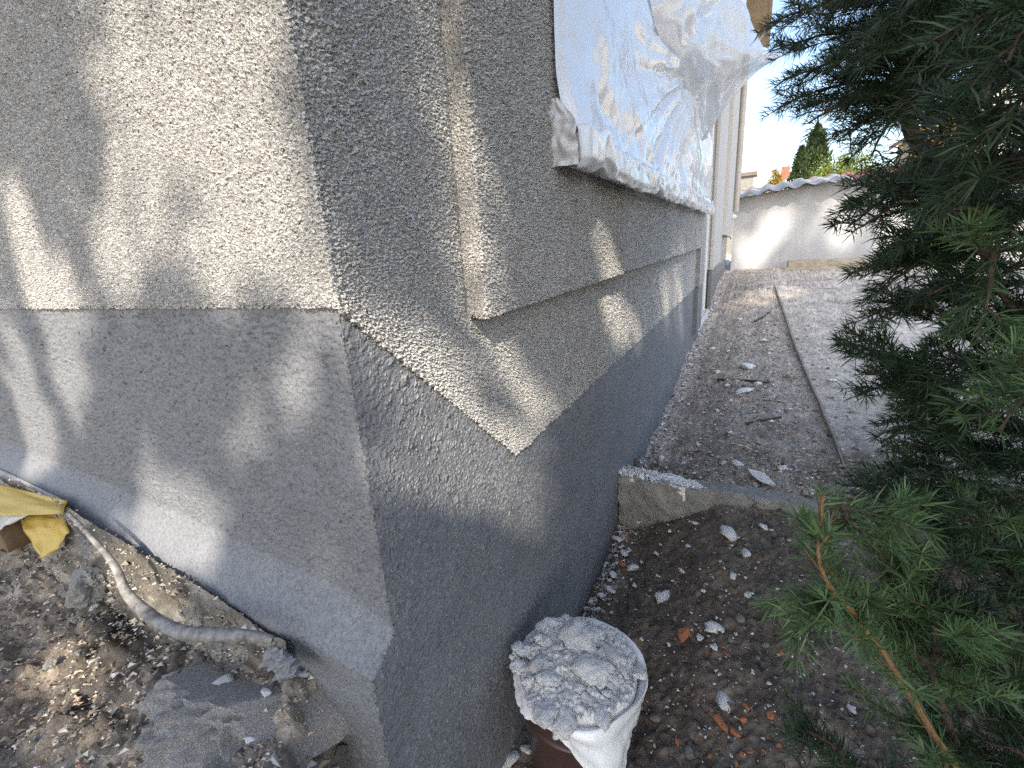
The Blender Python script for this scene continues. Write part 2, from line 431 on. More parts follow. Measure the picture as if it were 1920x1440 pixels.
# window and door surround, a proud render band, wrapped sheet with returns
D = .049
def surround(name, y0, y1, z0, z1, mask=None, s0=.004, kk=.62, D=D, mat=M_ST):
    us = np.concatenate([np.arange(0, D, .0022), D+(np.concatenate([steps(0, 2.2, s0, kk), steps(2.21, y1-y0, .009, .9)]) if y1-y0 > 2.3 else steps(0, y1-y0, s0, kk))])
    vs = np.concatenate([np.arange(0, D, .003), D+np.concatenate([np.arange(0, min(.76, z1-z0), .0042), [min(.76, z1-z0)+.01], steps(min(.77, z1-z0)+.02, max(z1-z0, .8), .01, 6)])])
    U, W = np.meshgrid(us, vs)
    xu = np.minimum(U, D); xv = np.minimum(W, D)
    Y_ = y0+np.maximum(U-D, 0); Z_ = z0+np.maximum(W-D, 0); X_ = np.minimum(xu, xv)
    P = np.stack([X_, Y_, Z_], -1)
    nrm = np.zeros_like(P); nrm[..., 0] = 1
    sd_ = U < D; bt = (W < D)
    nrm[sd_] = (0, -1, 0); nrm[bt & (xv < xu)] = (0, 0, -1)
    edge = (np.abs(U-D) < .004) | ((np.abs(W-D) < .004) & (U > D))
    nrm[edge & ~bt] += (0.7, -.5, 0)
    nrm /= np.linalg.norm(nrm, axis=2)[..., None]
    h = stucco_h(U+3.3, W+1.7)*(1-.75*ss(1.0, 2.2, Y_))
    P = P+nrm*(h-.002*edge+.0012*samp(T_ROUGH, Z_/.4, U*0+.1)*(np.abs(U-D) < .003))[..., None]
    Q = gridfaces(len(us), len(vs), mask(Y_, Z_)[:-1, :-1] if mask else None)
    V_, Q_ = prune(P.reshape(-1, 3), Q)
    return mk(name, V_, Q_, mat, house)
surround('window_surround', .325, 5.07, -.068, 1.9, lambda y, z: ~((y > .80) & (y < 4.5) & (z > .34) & (z < 1.6)))
# the band turns down beside the door; its foot is in plinth grey
surround('door_surround', 4.585, 5.07, -.44, -.07, None, .012, 0)
surround('door_surround_foot', 4.60, 5.07, -.93, -.443, None, .012, 0, .042, M_PL)
def quadbox(name, *a, mat=M_STFAR, bev=.003): return box(name, *a, mat, house, bev)
quadbox('door_jamb', -.10, .045, 6.34, 6.42, -.40, 1.6)
quadbox('door_jamb_foot', -.10, .043, 6.34, 6.42, -.88, -.403, mat=M_PL)
quadbox('door_surround_band', .012, .0445, 6.424, 7.94, -.38, 3.2)
quadbox('corner_pilaster', .012, .10, 7.944, 10.2, .02, 3.3)
quadbox('door_head', -.10, .046, 5.075, 6.336, 1.56, 1.9)
quadbox('door_sill', -.10, .03, 5.075, 6.336, -.98, -.925, mat=M_WHITE)
df = box('door_frame', -.075, -.035, 6.24, 6.338, -.92, 1.56, M_WHITE, house)
box('door_rail', -.05, -.012, 6.10, 6.16, -.90, 1.55, M_WHITE, house)
box('door_frame', -.075, -.035, 5.072, 5.16, -.92, 1.56, M_WHITE, house)
box('door_pane', -.075, -.055, 5.16, 6.24, -.92, 1.56, M_GLASS, house, 0)
box('window_frame', .012, .035, .82, 4.48, .36, .43, M_WHITE, house)
box('window_pane', .010, .018, .82, 4.48, .43, 1.6, M_GLASS, house, 0)
sill = box('window_sill', .03, .118, .735, 4.86, .262, .325, M_WHITE, house, .006)
# the grains of the render and the drawn-up ridges of the trowelled plinth
def grains(name, C, N, T1, la, lb, hg, mat, seed, tilt=.35):
    g_ = np.random.default_rng(seed); n = len(C); N = np.broadcast_to(N, (n, 3)); T1 = np.broadcast_to(T1, (n, 3)); T2 = np.cross(N, T1)
    la = (la*(.6+.8*g_.random(n)))[:, None]; lb = (lb*(.6+.8*g_.random(n)))[:, None]; hg = (hg*(.45+1.0*g_.random(n)))[:, None]
    b = C-N*.0012; j = lambda k: 1+k*g_.standard_normal((n, 1))
    ap = C+N*hg+T1*la*tilt*g_.standard_normal((n, 1))+T2*lb*tilt*g_.standard_normal((n, 1))
    V = np.stack([b-T1*la*j(.15)-T2*lb*.5*j(.2), b+T1*la*.5*j(.2)-T2*lb*j(.15), b+T1*la*j(.15)+T2*lb*.5*j(.2), b-T1*la*.5*j(.2)+T2*lb*j(.15), ap], 1).reshape(-1, 3)
    i = np.arange(n)[:, None]*5; Fq = np.concatenate([i+np.array([[k, (k+1) % 4, 4]]) for k in range(4)])
    o = mk(name, V, Fq, mat, house, False); o['kind'] = 'stuff'; return o
def rot_in(N, ang):                          # tangent at an angle from the horizontal
    N = np.asarray(N, float); h_ = np.cross([0, 0, 1.], N); return np.cos(ang)[:, None]*h_+np.sin(ang)[:, None]*np.array([0, 0, 1.])
gg = np.random.default_rng(5)
def jit(a0, a1, b0, b1, sp):
    A_, B_ = np.meshgrid(np.arange(a0, a1, sp), np.arange(b0, b1, sp)); n = A_.size
    return A_.ravel()+sp*.8*(gg.random(n)-.5), B_.ravel()+sp*.8*(gg.random(n)-.5)
SP = .0050
a, b = jit(-1.22, 0, .002, .60, SP*.9)                      # gable wall
grains('render_grain', np.stack([a+PR, -PR-.8*stucco_h(a, b), b], 1), (0, -1, 0), rot_in((0, -1, 0), gg.random(len(a))*3.14), .0028, .0023, .0028, M_GR, 51)
a, b = jit(0, .325, -.45, .64, SP); k_ = b > vline(a)+.001; a, b = a[k_], b[k_]
grains('render_grain', np.stack([PR+.8*stucco_h(a, b), a-PR, b], 1), (1, 0, 0), rot_in((1, 0, 0), gg.random(len(a))*3.14), .0035, .0028, .0042, M_GR, 52)
a, b = jit(.325, 1.35, -.45, -.066, SP); k_ = (b > vline(a)+.001) & (gg.random(len(a)) < 1.25-.5*a); a, b = a[k_], b[k_]
grains('render_grain', np.stack([PR+.8*stucco_h(a, b), a-PR, b], 1), (1, 0, 0), rot_in((1, 0, 0), gg.random(len(a))*3.14), .0038, .0031, .0056, M_GR, 53)
a, b = jit(.327, 1.45, -.065, .66, SP); k_ = ((a < .80) | (b < .26)) & (gg.random(len(a)) < 1.3-.5*a); a, b = a[k_], b[k_]
grains('render_grain', np.stack([D+.8*stucco_h(a-.325+D+3.3, b+.068+D+1.7), a, b], 1), (1, 0, 0), rot_in((1, 0, 0), gg.random(len(a))*3.14), .0038, .0031, .0056, M_GR, 54)
a, b = jit(1.0, 4.6, -.45, -.07, .0105); k_ = gg.random(len(a)) < np.clip(a-.95, 0, 1)*.8; a, b = a[k_], b[k_]
grains('render_grain', np.stack([PR+0*a, a-PR, b], 1), (1, 0, 0), rot_in((1, 0, 0), gg.random(len(a))*3.14), .0055, .0042, .0062, M_GR, 61)
a, b = jit(.95, 4.6, -.06, .24, .0105); k_ = gg.random(len(a)) < np.clip(a-.9, 0, 1)*.8; a, b = a[k_], b[k_]
grains('render_grain', np.stack([D+0*a, a, b], 1), (1, 0, 0), rot_in((1, 0, 0), gg.random(len(a))*3.14), .0055, .0042, .0062, M_GR, 62)
a, b = jit(1.15, 4.4, -1.25, -.455, .016)
grains('trowel_ridge', np.stack([0*a, a, b], 1), (1, 0, 0), rot_in((1, 0, 0), .45+.4*gg.standard_normal(len(a))), .009, .0028+0*a, .0030, M_PL, 63)
a, b = jit(.004, D, -.065, .68, SP)
grains('render_grain', np.stack([a, .325-0*a, b], 1), (0, -1, 0), rot_in((0, -1, 0), gg.random(len(a))*3.14), .0032, .0026, .0028, M_GR, 55)
for y0_, y1_, z0_, z1_, sp_, ang_, hgt_, sd_ in ((0, .45, -1.02, -.01, .0078, .95, .0019, 56), (.45, 1.15, -1.25, -.45, .0085, .55, .0017, 57)):
    a, b = jit(y0_, y1_, z0_, z1_, sp_); k_ = (b < vline(a)-.004) & (gg.random(len(a)) < .85); a, b = a[k_], b[k_]
    an = ang_-.5*ss(0, .45, a)*(sd_ == 56)+.35*low(a/.35, b/.35)+.25*gg.standard_normal(len(a))+1.1*np.exp(-(a/.05)**2)
    ln = .0045+.0035*gg.random(len(a))
    f0_ = flare(0*a, b); yb_ = a-f0_*np.clip(1-a/.12, 0, 1)
    grains('trowel_ridge', np.stack([plinth_h(a, b)-.0002, yb_, b], 1), (1, 0, 0), rot_in((1, 0, 0), an), ln, .0012+0*a, hgt_, M_PL, sd_, .3)
a, b = jit(-1.35, -.004, -.60, -.006, .0098); z_t = np.interp(a, [-1.59, -.8, -.5, -.115, 0], [-.40, -.44, -.46, -.50, -.55]); k_ = (b > z_t) & (gg.random(len(a)) < .75); a, b = a[k_], b[k_]
an = -.65+.4*low(a/.4, b/.4)+.3*gg.standard_normal(len(a))
grains('trowel_ridge', np.stack([a, -flare(a, b)-plinth_h(a, b)+.0003, b], 1), (0, -1, 0), rot_in((0, -1, 0), an), .0036+.0035*gg.random(len(a)), .0011+0*a, .0012, M_PL, 58, .3)
# body of the house behind, other walls, roof
box('wall_core', -7.5, -.03, .12, 10.3, -1.5, H0, M_STFAR, house, 0)
def roofmesh():
    V = []; e = .45
    pr = [(-8.1, H0-.05), (-3.75, H0+2.9), (e, H0-.05), (e, H0+.09), (-3.75, H0+3.06), (-8.1, H0+.09)]
    for y in (-.45, 10.75): V += [(x, y, z) for x, z in pr]
    Q = [(i, (i+1) % 6, 6+(i+1) % 6, 6+i) for i in range(6)]+[(0, 5, 4, 1), (1, 4, 3, 2), (6, 7, 10, 11), (7, 8, 9, 10)]
    return np.array(V, float), np.array(Q)
mk('roof', *roofmesh(), M_TILE, house, False)
M_EAVE = simple('eave_timber', (.30, .22, .12), (.42, .33, .20), 9, .6, .001)
box('eave_board', .02, .47, -.44, 10.74, H0-.085, H0-.055, M_EAVE, house, 0)
box('eave_fascia', .455, .50, -.46, 10.76, H0-.10, H0+.10, M_EAVE, house, .004)
gp = smooth_path([(.42, 9.75, 3.42), (.40, 9.78, 3.30), (.30, 9.8, 3.18), (.17, 9.82, 3.0), (.155, 9.82, 2.8), (.155, 9.82, 2.4)], 22)
gp = np.vstack([gp, [(.155, 9.82, 1.2), (.155, 9.82, .42)]])
mk('downpipe', *tube(gp, .05, 12), M_PIPE, house)
box('wall_bracket', .10, .17, 9.6, 9.95, .30, .37, M_WHITE, house, .01)
tp = join([tube([(.0, 8.04, .0), (.10, 8.04, 0), (.16, 8.04, -.005), (.175, 8.04, -.05)], [.016, .016, .014, .012], 8),
           tube([(.09, 8.04, .01), (.09, 8.04, .05)], [.009, .009], 6), tube([(.09, 7.98, .055), (.09, 8.10, .055)], [.009, .009], 6)])
mk('water_tap', tp[0], tp[1], M_STEEL, house)

# ------------------------------------------------------------------ plastic film over the window
FG = np.random.default_rng(77)
FD = [(FG.uniform(0, np.pi), FG.uniform(2.2, 7.5), FG.random()) for _ in range(11)]
def creases(a, b, k=1.):
    out = 0
    for th, f, ph in FD:
        q = (a*math.cos(th)+b*math.sin(th))*f*k+ph+.35*samp(T_SM, a*.11*k+ph, b*.11*k)
        out = out+np.abs((q % 1)-.5)/f*np.clip(.6+.7*samp(T_SM, a*.2*k+2*ph, b*.2*k+ph), 0, 1.5)
    return out
def film_rel(y, z):
    cy, cz = 2.7, .93                        # folds fan out of a gathered point
    a = np.arctan2(z-cz, (y-cy)*.55); r = np.hypot(z-cz, (y-cy)*.55)
    fan = np.abs(np.sin(a*11+1.3*np.sin(a*3)))*.5+np.abs(np.sin(a*23+.7))*.25
    fan *= np.exp(-(r/.55)**2)*np.minimum(r*5, 1)
    n = samp(T_SM, y*.23+.1, z*.5+.3); n2 = samp(T_SM, y*.7+.4+z*.3, z*.9-y*.2)
    cre = np.exp(-np.abs(n2)/.12)*.5+np.exp(-np.abs(samp(T_SM, y*.9+z*1.1, z*.7+.2))/.10)*.35
    lines = np.exp(-(((y*.75+z*2.0)*1.6) % 1-.5)**2/.0006)+np.exp(-(((y*.8-z*1.8)*1.3) % 1-.5)**2/.0006)
    return .075*fan+.012*n+.006*cre+.003*lines+.045*(creases(y*.55, z*.9)-.35)+.010*(creases(y*1.2+.3, z*2.1+.2)-.35)
fy = steps(.722, 4.84, .005, .9); fz = np.concatenate([np.linspace(0, 1, 12)[:-1]*.075, .075+np.linspace(0, 1, 22)[:-1]*.12, .195+np.arange(0, 1.62, .012)])
U, W = np.meshgrid(fy, fz)
# profile: under the sill nose, over the sill, then up the window
pz = np.interp(W, [0, .03, .075, .13, .195, 1.9], [.243, .238, .262, .33, .352, 2.05])
px_ = np.interp(W, [0, .03, .075, .13, .195, .30, 1.9], [.085, .108, .120, .112, .075, .062, .062])
rel = film_rel(U, pz)
ed = ss(0, .04, U-.722)*.9+.1
crum = .006*np.abs(samp(T_SM, U*1.6, W*2.1+U*.4))*(W < .2)+.002*np.abs(samp(T_SM, U*.9, W*1.3))*(W < .16)
px_ = px_+rel*ed*ss(.0, .25, W)+crum*ed+.05*ss(4.1, 4.84, U)*ss(.1, .5, W)*(1-ss(.5, 1.1, W))
pz = pz+.007*samp(T_SM, U*1.1, W*0+.3)*(W < .15)
yy = U-.45*ss(3.6, 4.84, U)*ss(.15, .75, W)
fsheet = mk('plastic_sheet', np.stack([px_, yy, pz], -1).reshape(-1, 3), gridfaces(len(fy), len(fz)), M_FILM)
tag(fsheet, 'crumpled milky plastic film taped over the window and wrapped around its sill', 'plastic sheet')
# plaster smeared tape at the left end of the sill, and plaster crumbs stuck on the film: parts of the film
tz = np.linspace(.248, .40, 22); tx = np.linspace(.045, .118, 16); A, B = np.meshgrid(tx, tz)
ty = .715+.10*(A-.04)*ss(.33, .40, B)-.010*np.abs(samp(T_SM, A*5, B*5))-.004*np.abs(samp(T_SM, A*4, B*4))+.25*np.clip(B-.33, 0, 1)*(A-.02)
axx = A*(1-.75*ss(.33, .42, B))+.047*.75*ss(.33, .42, B)
mk('sealing_tape', np.stack([axx, ty, B], -1).reshape(-1, 3), gridfaces(16, 22), M_GTAPE, fsheet)

# loose second sheet blown out from the wall
outl = [((1215, -40), 1.62, (1392, -40)), ((1216, 0), 1.65, (1398, 0)), ((1228, 50), 1.8, (1403, 30)), ((1246, 100), 2.1, (1432, 92)),
        ((1268, 150), 2.5, (1466, 102)), ((1290, 190), 3.0, (1415, 138)), ((1306, 225), 3.4, (1365, 195)), ((1318, 250), 3.7, (1330, 245)), ((1319, 262), 3.75, (1322, 262))]
rows = []
for (lp, ly, rp) in outl:
    Lp = onplane(*lp, 1, ly); Rp = onplane(*rp, 1, 3.75); rows.append((Lp, Rp))
L_ = smooth_path([r[0] for r in rows], 60); R_ = smooth_path([r[1] for r in rows], 60)
s = np.linspace(0, 1, 60)[None, :, None]; P = L_[:, None]*(1-s)+R_[:, None]*s
A, B = np.meshgrid(np.linspace(0, 1, 60), np.linspace(0, 1, 60))
rel = .06*np.sin(A*np.pi)*np.sin(A*9+B*5)*(1-B*.6)+.03*np.abs(np.sin((A*16+B*3)))*np.sin(np.pi*A)+.025*samp(T_SM, A*1.3, B*1.7)*np.sin(np.pi*A)
cr = (creases(A*1.1, B*1.3, 1.3)-.3)*.10*np.sin(np.pi*np.clip(A, .03, .97))
P[..., 0] += rel*.55+cr; P[..., 2] += rel*.25*np.sin(np.pi*A)+cr*.4
fl2 = mk('plastic_sheet', P.reshape(-1, 3), gridfaces(60, 60), M_FILM2)
tag(fl2, 'loose corner of thin plastic film blowing away from the house wall', 'plastic sheet')

# ------------------------------------------------------------------ kerb stone by the wall
def slabmesh(x0, x1, y0, y1, z0, z1, n=(60, 10, 14), amp=.004, tilt=0, seed=0):
    nx, ny, nz = n; out = []
    def face(o, a, b, na, nb):
        s_, t_ = np.meshgrid(np.linspace(0, 1, na), np.linspace(0, 1, nb))
        P = np.array(o, float)+s_[..., None]*np.array(a, float)+t_[..., None]*np.array(b, float)
        return P.reshape(-1, 3), gridfaces(na, nb)
    dx, dy, dz = x1-x0, y1-y0, z1-z0
    out.append(face((x0, y0, z0), (dx, 0, 0), (0, 0, dz), nx, nz)); out.append(face((x1, y1, z0), (-dx, 0, 0), (0, 0, dz), nx, nz))
    out.append(face((x0, y0, z1), (dx, 0, 0), (0, dy, 0), nx, ny)); out.append(face((x0, y1, z0), (dx, 0, 0), (0, -dy, 0), nx, ny))
    out.append(face((x0, y1, z0), (0, -dy, 0), (0, 0, dz), ny, nz)); out.append(face((x1, y0, z0), (0, dy, 0), (0, 0, dz), ny, nz))
    V, Q = join(out); Q = Q[0]
    c = np.array([(x0+x1)/2, (y0+y1)/2, (z0+z1)/2]); hd = np.array([dx, dy, dz])/2
    e = np.sort(hd-np.abs(V-c), 1)[:, 1]      # distance to the nearest arris
    V = V+(c-V)/np.linalg.norm(c-V, axis=1)[:, None]*(.006*np.exp(-e/.006))[:, None]
    q = V+seed
    nn = np.stack([samp(T_LOW2, q[:, 1]*1.3+q[:, 0]*.9+.1*k, q[:, 2]*1.3+q[:, 0]*.6+.27*k) for k in range(3)], 1)
    V = V+nn*amp
    V[:, 2] += tilt*(V[:, 0]-x0)
    return V, Q
kerb = thing('kerb_stone', (.35, 1.60, -1.3), 'broken grey concrete kerb set across the soil against the house wall', 'kerb stone')
kv, kq = slabmesh(-.005, 1.02, 1.552, 1.652, -1.42, -1.043, (120, 14, 40), .006, -.006)
mk('kerb_body', kv, kq, M_CON, kerb)
# white plaster spilled on its top
def splat(cx, cy, zf, rx, ry, n=40, th=.006, seed=0, drip=None):
    a, b = np.meshgrid(np.linspace(-1, 1, n), np.linspace(-1, 1, n))
    r = np.hypot(a, b); m = 1-r+.38*samp(T_LOW2, a*.5+seed*.37, b*.5+seed*.71)
    X_ = cx+a*rx; Y_ = cy+b*ry; Z_ = zf(X_, Y_)+th*np.clip(m*3, -.3, 1)*(.75+.3*samp(T_FINE, a*.4+seed, b*.4))-.001
    V, Q = np.stack([X_, Y_, Z_], -1).reshape(-1, 3), gridfaces(n, n, (m > -.02)[:-1, :-1])
    return prune(V, Q)
kz = lambda x, y: -1.042-.006*(x+.005)+.0*y
ps = [splat(.04, 1.605, kz, .08, .055, seed=1, th=.022), splat(.22, 1.60, kz, .13, .055, seed=2, th=.010), splat(.34, 1.59, kz, .06, .04, seed=5, th=.008), splat(.13, 1.63, kz, .06, .025, seed=7, th=.012)]
dr = []
for (x0, ln, wd, sd_) in ((.285, .045, .020, 1), (.30, .085, .012, 2), (.265, .03, .014, 3), (.06, .02, .02, 4)):
    a, b = np.meshgrid(np.linspace(-1, 1, 12), np.linspace(0, 1, 16)); ww = wd*(1-.6*b)
    dr.append((np.stack([x0+a*ww+.01*b, 1.552-.004-.006*(1-a*a)*(1-b), kz(x0, 0)+.004-b*ln], -1).reshape(-1, 3), gridfaces(12, 16)))
vv, qq = join(ps+dr); mk('plaster_spill', vv, qq, M_PLA, kerb)

# ------------------------------------------------------------------ lawn edging strip
M_EDGE = simple('dusty_edging', (.20, .185, .165), (.34, .32, .29), 30, .8, .001)
ey = np.linspace(2.0, 7.6, 120)
ex = EDX(ey)
ez = groundz(ex+.04, ey)+.012
pv = []
for dx, dz in ((-.004, -.06), (-.004, .0), (.004, .0), (.004, -.06)): pv.append(np.stack([ex+dx, ey, ez+dz], -1))
P = np.array(pv); i = np.arange(4*120).reshape(4, 120)
eq = np.concatenate([np.stack([i[k, :-1], i[k, 1:], i[k+1, 1:], i[k+1, :-1]], -1) for k in range(3)])
tag(mk('edging_strip', P.reshape(-1, 3), eq, M_EDGE, None, False), 'thin dusty metal edging strip along the dusty garden path', 'edging')

# ------------------------------------------------------------------ shed at the end of the garden
shed = thing('shed', (2.6, 11.6, -.75), 'low white walled shed with a wavy red roof at the end of the path', 'shed')
a = NT('shed_paint'); f = a.noise(2.2, 6, .6); c = a.ramp(f, [(.3, (.44, .448, .465)), (.7, (.53, .538, .552))])
sm = a.n('ShaderNodeMapping'); sm.inputs['Scale'].default_value = (1, 1, .12); a.l(a.co(), sm.inputs[0])
lw = a.ramp(a.noise(9, 5, .7, 0, sm.outputs[0]), [(.35, (.93, .925, .91)), (.6, (1.02,)*3)])
M_SHED = a.fin(a.mix(1., c, lw, 'MULTIPLY'), .9, a.bump(a.noise(90, 4, .6), .002, .6))
xs_ = np.linspace(.10, 5.6, 80); Vw = []
def eave(x): return .70+.10*ss(0, 2.2, x)+.03*np.sin(x*1.1)
for y_ in (10.5, 10.62): Vw += [np.stack([xs_, 0*xs_+y_, 0*xs_-.8], 1), np.stack([xs_, 0*xs_+y_, eave(xs_)+.012], 1)]
k80 = np.arange(79); Qw = np.concatenate([np.stack([o_+k80, o_+k80+1, p_+k80+1, p_+k80], 1) for o_, p_ in ((0, 80), (240, 160), (80, 240))]+[np.array([(0, 80, 240, 160), (79, 239, 319, 159)])])
mk('shed_wall', np.vstack(Vw), Qw, M_SHED, shed, False)
box('side_wall', .10, .22, 10.624, 12.3, -.80, .70, M_SHED, shed, 0)
box('side_wall', 5.48, 5.6, 10.624, 12.3, -.80, .70, M_SHED, shed, 0)
box('shed_base', .08, 5.6, 10.46, 10.60, -1.0, -.805, M_CON, shed, .01)
def eave(x): return .70+.10*ss(0, 2.2, x)+.03*np.sin(x*1.1)
def wavy(x0, x1, y0, y1, dz, th, lam=.30, amp=.026, slope=.13, jit=0):
    xs = np.arange(x0, x1, .018); ys = np.linspace(y0, y1, 16); Xs, Ys = np.meshgrid(xs, ys)
    Zs = eave(Xs)+dz+slope*(Ys-10.22)+amp*np.sin(Xs*2*np.pi/lam)+jit*samp(T_LOW2, Xs*.8, Ys*.8)+jit*1.2*samp(T_LOW, Xs*.6, Ys*.6)
    Ys = Ys+jit*.8*samp(T_LOW, Xs*.5, Ys*0+.3)
    n = len(xs); V = np.concatenate([np.stack([Xs, Ys, Zs], -1).reshape(-1, 3), np.stack([Xs, Ys, Zs-th], -1).reshape(-1, 3)])
    Q = gridfaces(n, 16); m = n*16
    e = np.arange(n-1); rim = np.stack([e, e+1, m+e+1, m+e], -1)
    return V, np.vstack([Q, Q[:, ::-1]+m, rim])
mk('roof', *wavy(1.93, 5.8, 10.22, 12.4, .0, .014), M_ROOF, shed)['label'] = 'red brown wavy roof sheets'
M_ROOFG = simple('old_roof_sheet', (.17, .10, .07), (.26, .17, .12), 7, .8, .002)
mk('roof', *wavy(.06, 1.92, 10.22, 12.4, .0, .014), M_ROOFG, shed)['label'] = 'brown roof sheets under the pale sheeting'
cv = mk('corrugated_sheet', *wavy(.03, 2.05, 10.15, 12.0, .016, .005, jit=.006), simple('clear_roof_sheet', (.24, .25, .25), (.36, .37, .37), 9, .75, .001))
tag(cv, 'pale translucent corrugated sheeting lying along the edge of the shed roof', 'roof sheeting')
bm_ = thing('timber_beam', (1.8, 10.2, -.62), 'weathered timber beam lying in front of the white shed wall', 'beam')
vv, qq = slabmesh(1.12, 3.4, 10.05, 10.25, -.74, -.545, (60, 8, 10), .006); mk('beam_body', vv, qq, M_WOOD, bm_)
vv, qq = slabmesh(1.05, 3.4, 9.96, 10.03, -.76, -.66, (60, 5, 8), .006); mk('beam_batten', vv, qq, M_WOOD, bm_)

# ------------------------------------------------------------------ buildings far behind
def gable_house(name, c, wx, wy, wall_h, ridge, label, mwall, z0=-1.5, chim=None, rot=0):
    t = thing(name, (c[0], c[1], z0), label, 'house')
    hw, hy = wx/2, wy/2
    V = [(-hw, -hy, 0), (hw, -hy, 0), (hw, hy, 0), (-hw, hy, 0), (-hw, -hy, wall_h), (hw, -hy, wall_h), (hw, hy, wall_h), (-hw, hy, wall_h), (0, -hy, ridge), (0, hy, ridge)]
    R3 = np.array([[math.cos(rot), -math.sin(rot), 0], [math.sin(rot), math.cos(rot), 0], [0, 0, 1]])
    tr = lambda V: (np.array(V, float)@R3.T)+np.array([c[0], c[1], z0])
    mk('gable_wall', tr(V), [np.array([(0, 1, 5, 4), (1, 2, 6, 5), (2, 3, 7, 6), (3, 0, 4, 7)]), np.array([(4, 5, 8), (6, 7, 9)])], mwall, t, False)
    e = .35; sl = (ridge-wall_h)/hw; pr = [(-hw-e, wall_h-sl*e), (0, ridge), (hw+e, wall_h-sl*e), (hw+e, wall_h-sl*e+.22), (0, ridge+.24), (-hw-e, wall_h-sl*e+.22)]
    V = [(x, y, z+.02) for y in (-hy-e, hy+e) for x, z in pr]
    Q = [(i, (i+1) % 6, 6+(i+1) % 6, 6+i) for i in range(6)]+[(0, 5, 4, 1), (1, 4, 3, 2), (6, 7, 10, 11), (7, 8, 9, 10)]
    rf = mk('roof', tr(V), np.array(Q), M_TILE, t, False)
    if chim:
        V, Q = boxmb(chim[0]-.35, chim[0]+.35, chim[1]-.35, chim[1]+.35, ridge-1.2, ridge+chim[2]); mk('chimney', tr(V), Q, M_TILE, t, False)
    for sx in (-.25, .25):
        V, Q = boxmb(sx*wx-.5, sx*wx+.5, -hy-.03, -hy+.02, wall_h*.45, wall_h*.45+1.2); fr = mk('window', tr(V), Q, M_WHITE, t, False)
        V, Q = boxmb(sx*wx-.42, sx*wx+.42, -hy-.045, -hy-.032, wall_h*.45+.08, wall_h*.45+1.12); mk('pane', tr(V), Q, M_GLASS, t, False)
    return t
M_WWALL = simple('white_house_wall', (.68, .67, .65), (.74, .73, .71), 3, .9, 0)
M_BWALL = simple('beige_house_wall', (.50, .48, .43), (.58, .56, .50), 3, .9, 0)
q = at(1497, 322, 46)
gable_house('far_house', (q[0], q[1]), 7, 8, 4.5, q[2]+1.5, 'distant white gabled house with red tiled roof and chimney beyond the shed', M_WWALL, -1.5, (-1.2, -2, .4))
q = at(1905, 190, 20)
gable_house('neighbour_house', (q[0]+1.5, q[1]), 9, 9, 5.2, 8.0, 'beige neighbouring house glimpsed through the fir branches', M_BWALL, -1.2)
q = at(1390, 333, 15)
t = thing('brick_chimney', (q[0], q[1], -.8), 'dark chimney block rising just behind the left end of the shed', 'chimney')
vv, qq = boxmb(q[0]-.32, q[0]+.36, q[1], q[1]+.6, -.8, q[2]+.02); mk('chimney_stack', vv, qq, M_CONB, t, False)
vv, qq = boxmb(q[0]-.40, q[0]+.46, q[1]-.08, q[1]+.68, q[2]+.025, q[2]+.14); mk('chimney_cap', vv, qq, M_RUST, t, False)
q = at(1660, 318, 24)
t = thing('flat_roof_garage', (q[0]+2.2, q[1], -1.2), 'long grey flat roofed garage behind the red part of the shed roof', 'garage')
vv, qq = boxmb(q[0]-2.3, q[0]+6, q[1], q[1]+5, -1.2, q[2]-.05); mk('garage_wall', vv, qq, M_BWALL, t, False)
vv, qq = boxmb(q[0]-2.5, q[0]+6.2, q[1]-.25, q[1]+5.2, q[2]-.045, q[2]+.14); mk('garage_roof', vv, qq, M_RUST, t, False)

# ------------------------------------------------------------------ leafy trees
def leafmat(name, spec=.3, trans=.25):
    a = NT(name); at_ = a.n('ShaderNodeAttribute', attribute_name='tone')
    a.fin(at_.outputs['Color'], .5, None, **{'Specular IOR Level': spec})
    tl = a.n('ShaderNodeBsdfTranslucent'); a.l(at_.outputs['Color'], tl.inputs[0])
    mx = a.n('ShaderNodeMixShader'); mx.inputs[0].default_value = trans
    a.l(a.b.outputs[0], mx.inputs[1]); a.l(tl.outputs[0], mx.inputs[2]); a.l(mx.outputs[0], a.out.inputs[0])
    return a.m
M_LEAF = leafmat('leaf'); M_NEEDLE = leafmat('fir_needle', .45, .12)
def leaves(P, size, tone, seed=0, aspect=.6, upb=0.0, jit=.35):
    g = np.random.default_rng(seed); n = len(P)
    d = g.standard_normal((n, 3)); d[:, 2] += upb; d /= np.linalg.norm(d, axis=1)[:, None]
    s = np.cross(d, g.standard_normal((n, 3))); s /= np.linalg.norm(s, axis=1)[:, None]
    L = size*(.7+.6*g.random(n))[:, None]; W = L*aspect
    nn = np.cross(d, s)
    V = np.stack([P, P+d*L*.5+s*W*.5+nn*W*.12, P+d*L, P+d*L*.5-s*W*.5+nn*W*.12], 1).reshape(-1, 3)
    i = np.arange(n)*4; Q = np.stack([i, i+1, i+2, i+3], -1)
    t = tone*(1+jit*g.standard_normal(n))[:, None].clip(.4, 1.8)
    return V, Q, np.repeat(np.clip(t, .005, .5), 4, 0)
def crown_cloud(c, rad, n, seed, shell=.55, clumps=60, cs=.22):
    g = np.random.default_rng(seed); u = g.standard_normal((clumps, 3)); u /= np.linalg.norm(u, axis=1)[:, None]
    u *= (shell+(1-shell)*g.random(clumps)**.5)[:, None]
    k = g.integers(0, clumps, n); p = u[k]+g.standard_normal((n, 3))*cs*(.6+.8*g.random(clumps)[k])[:, None]
    return np.array(c)+p*np.array(rad)
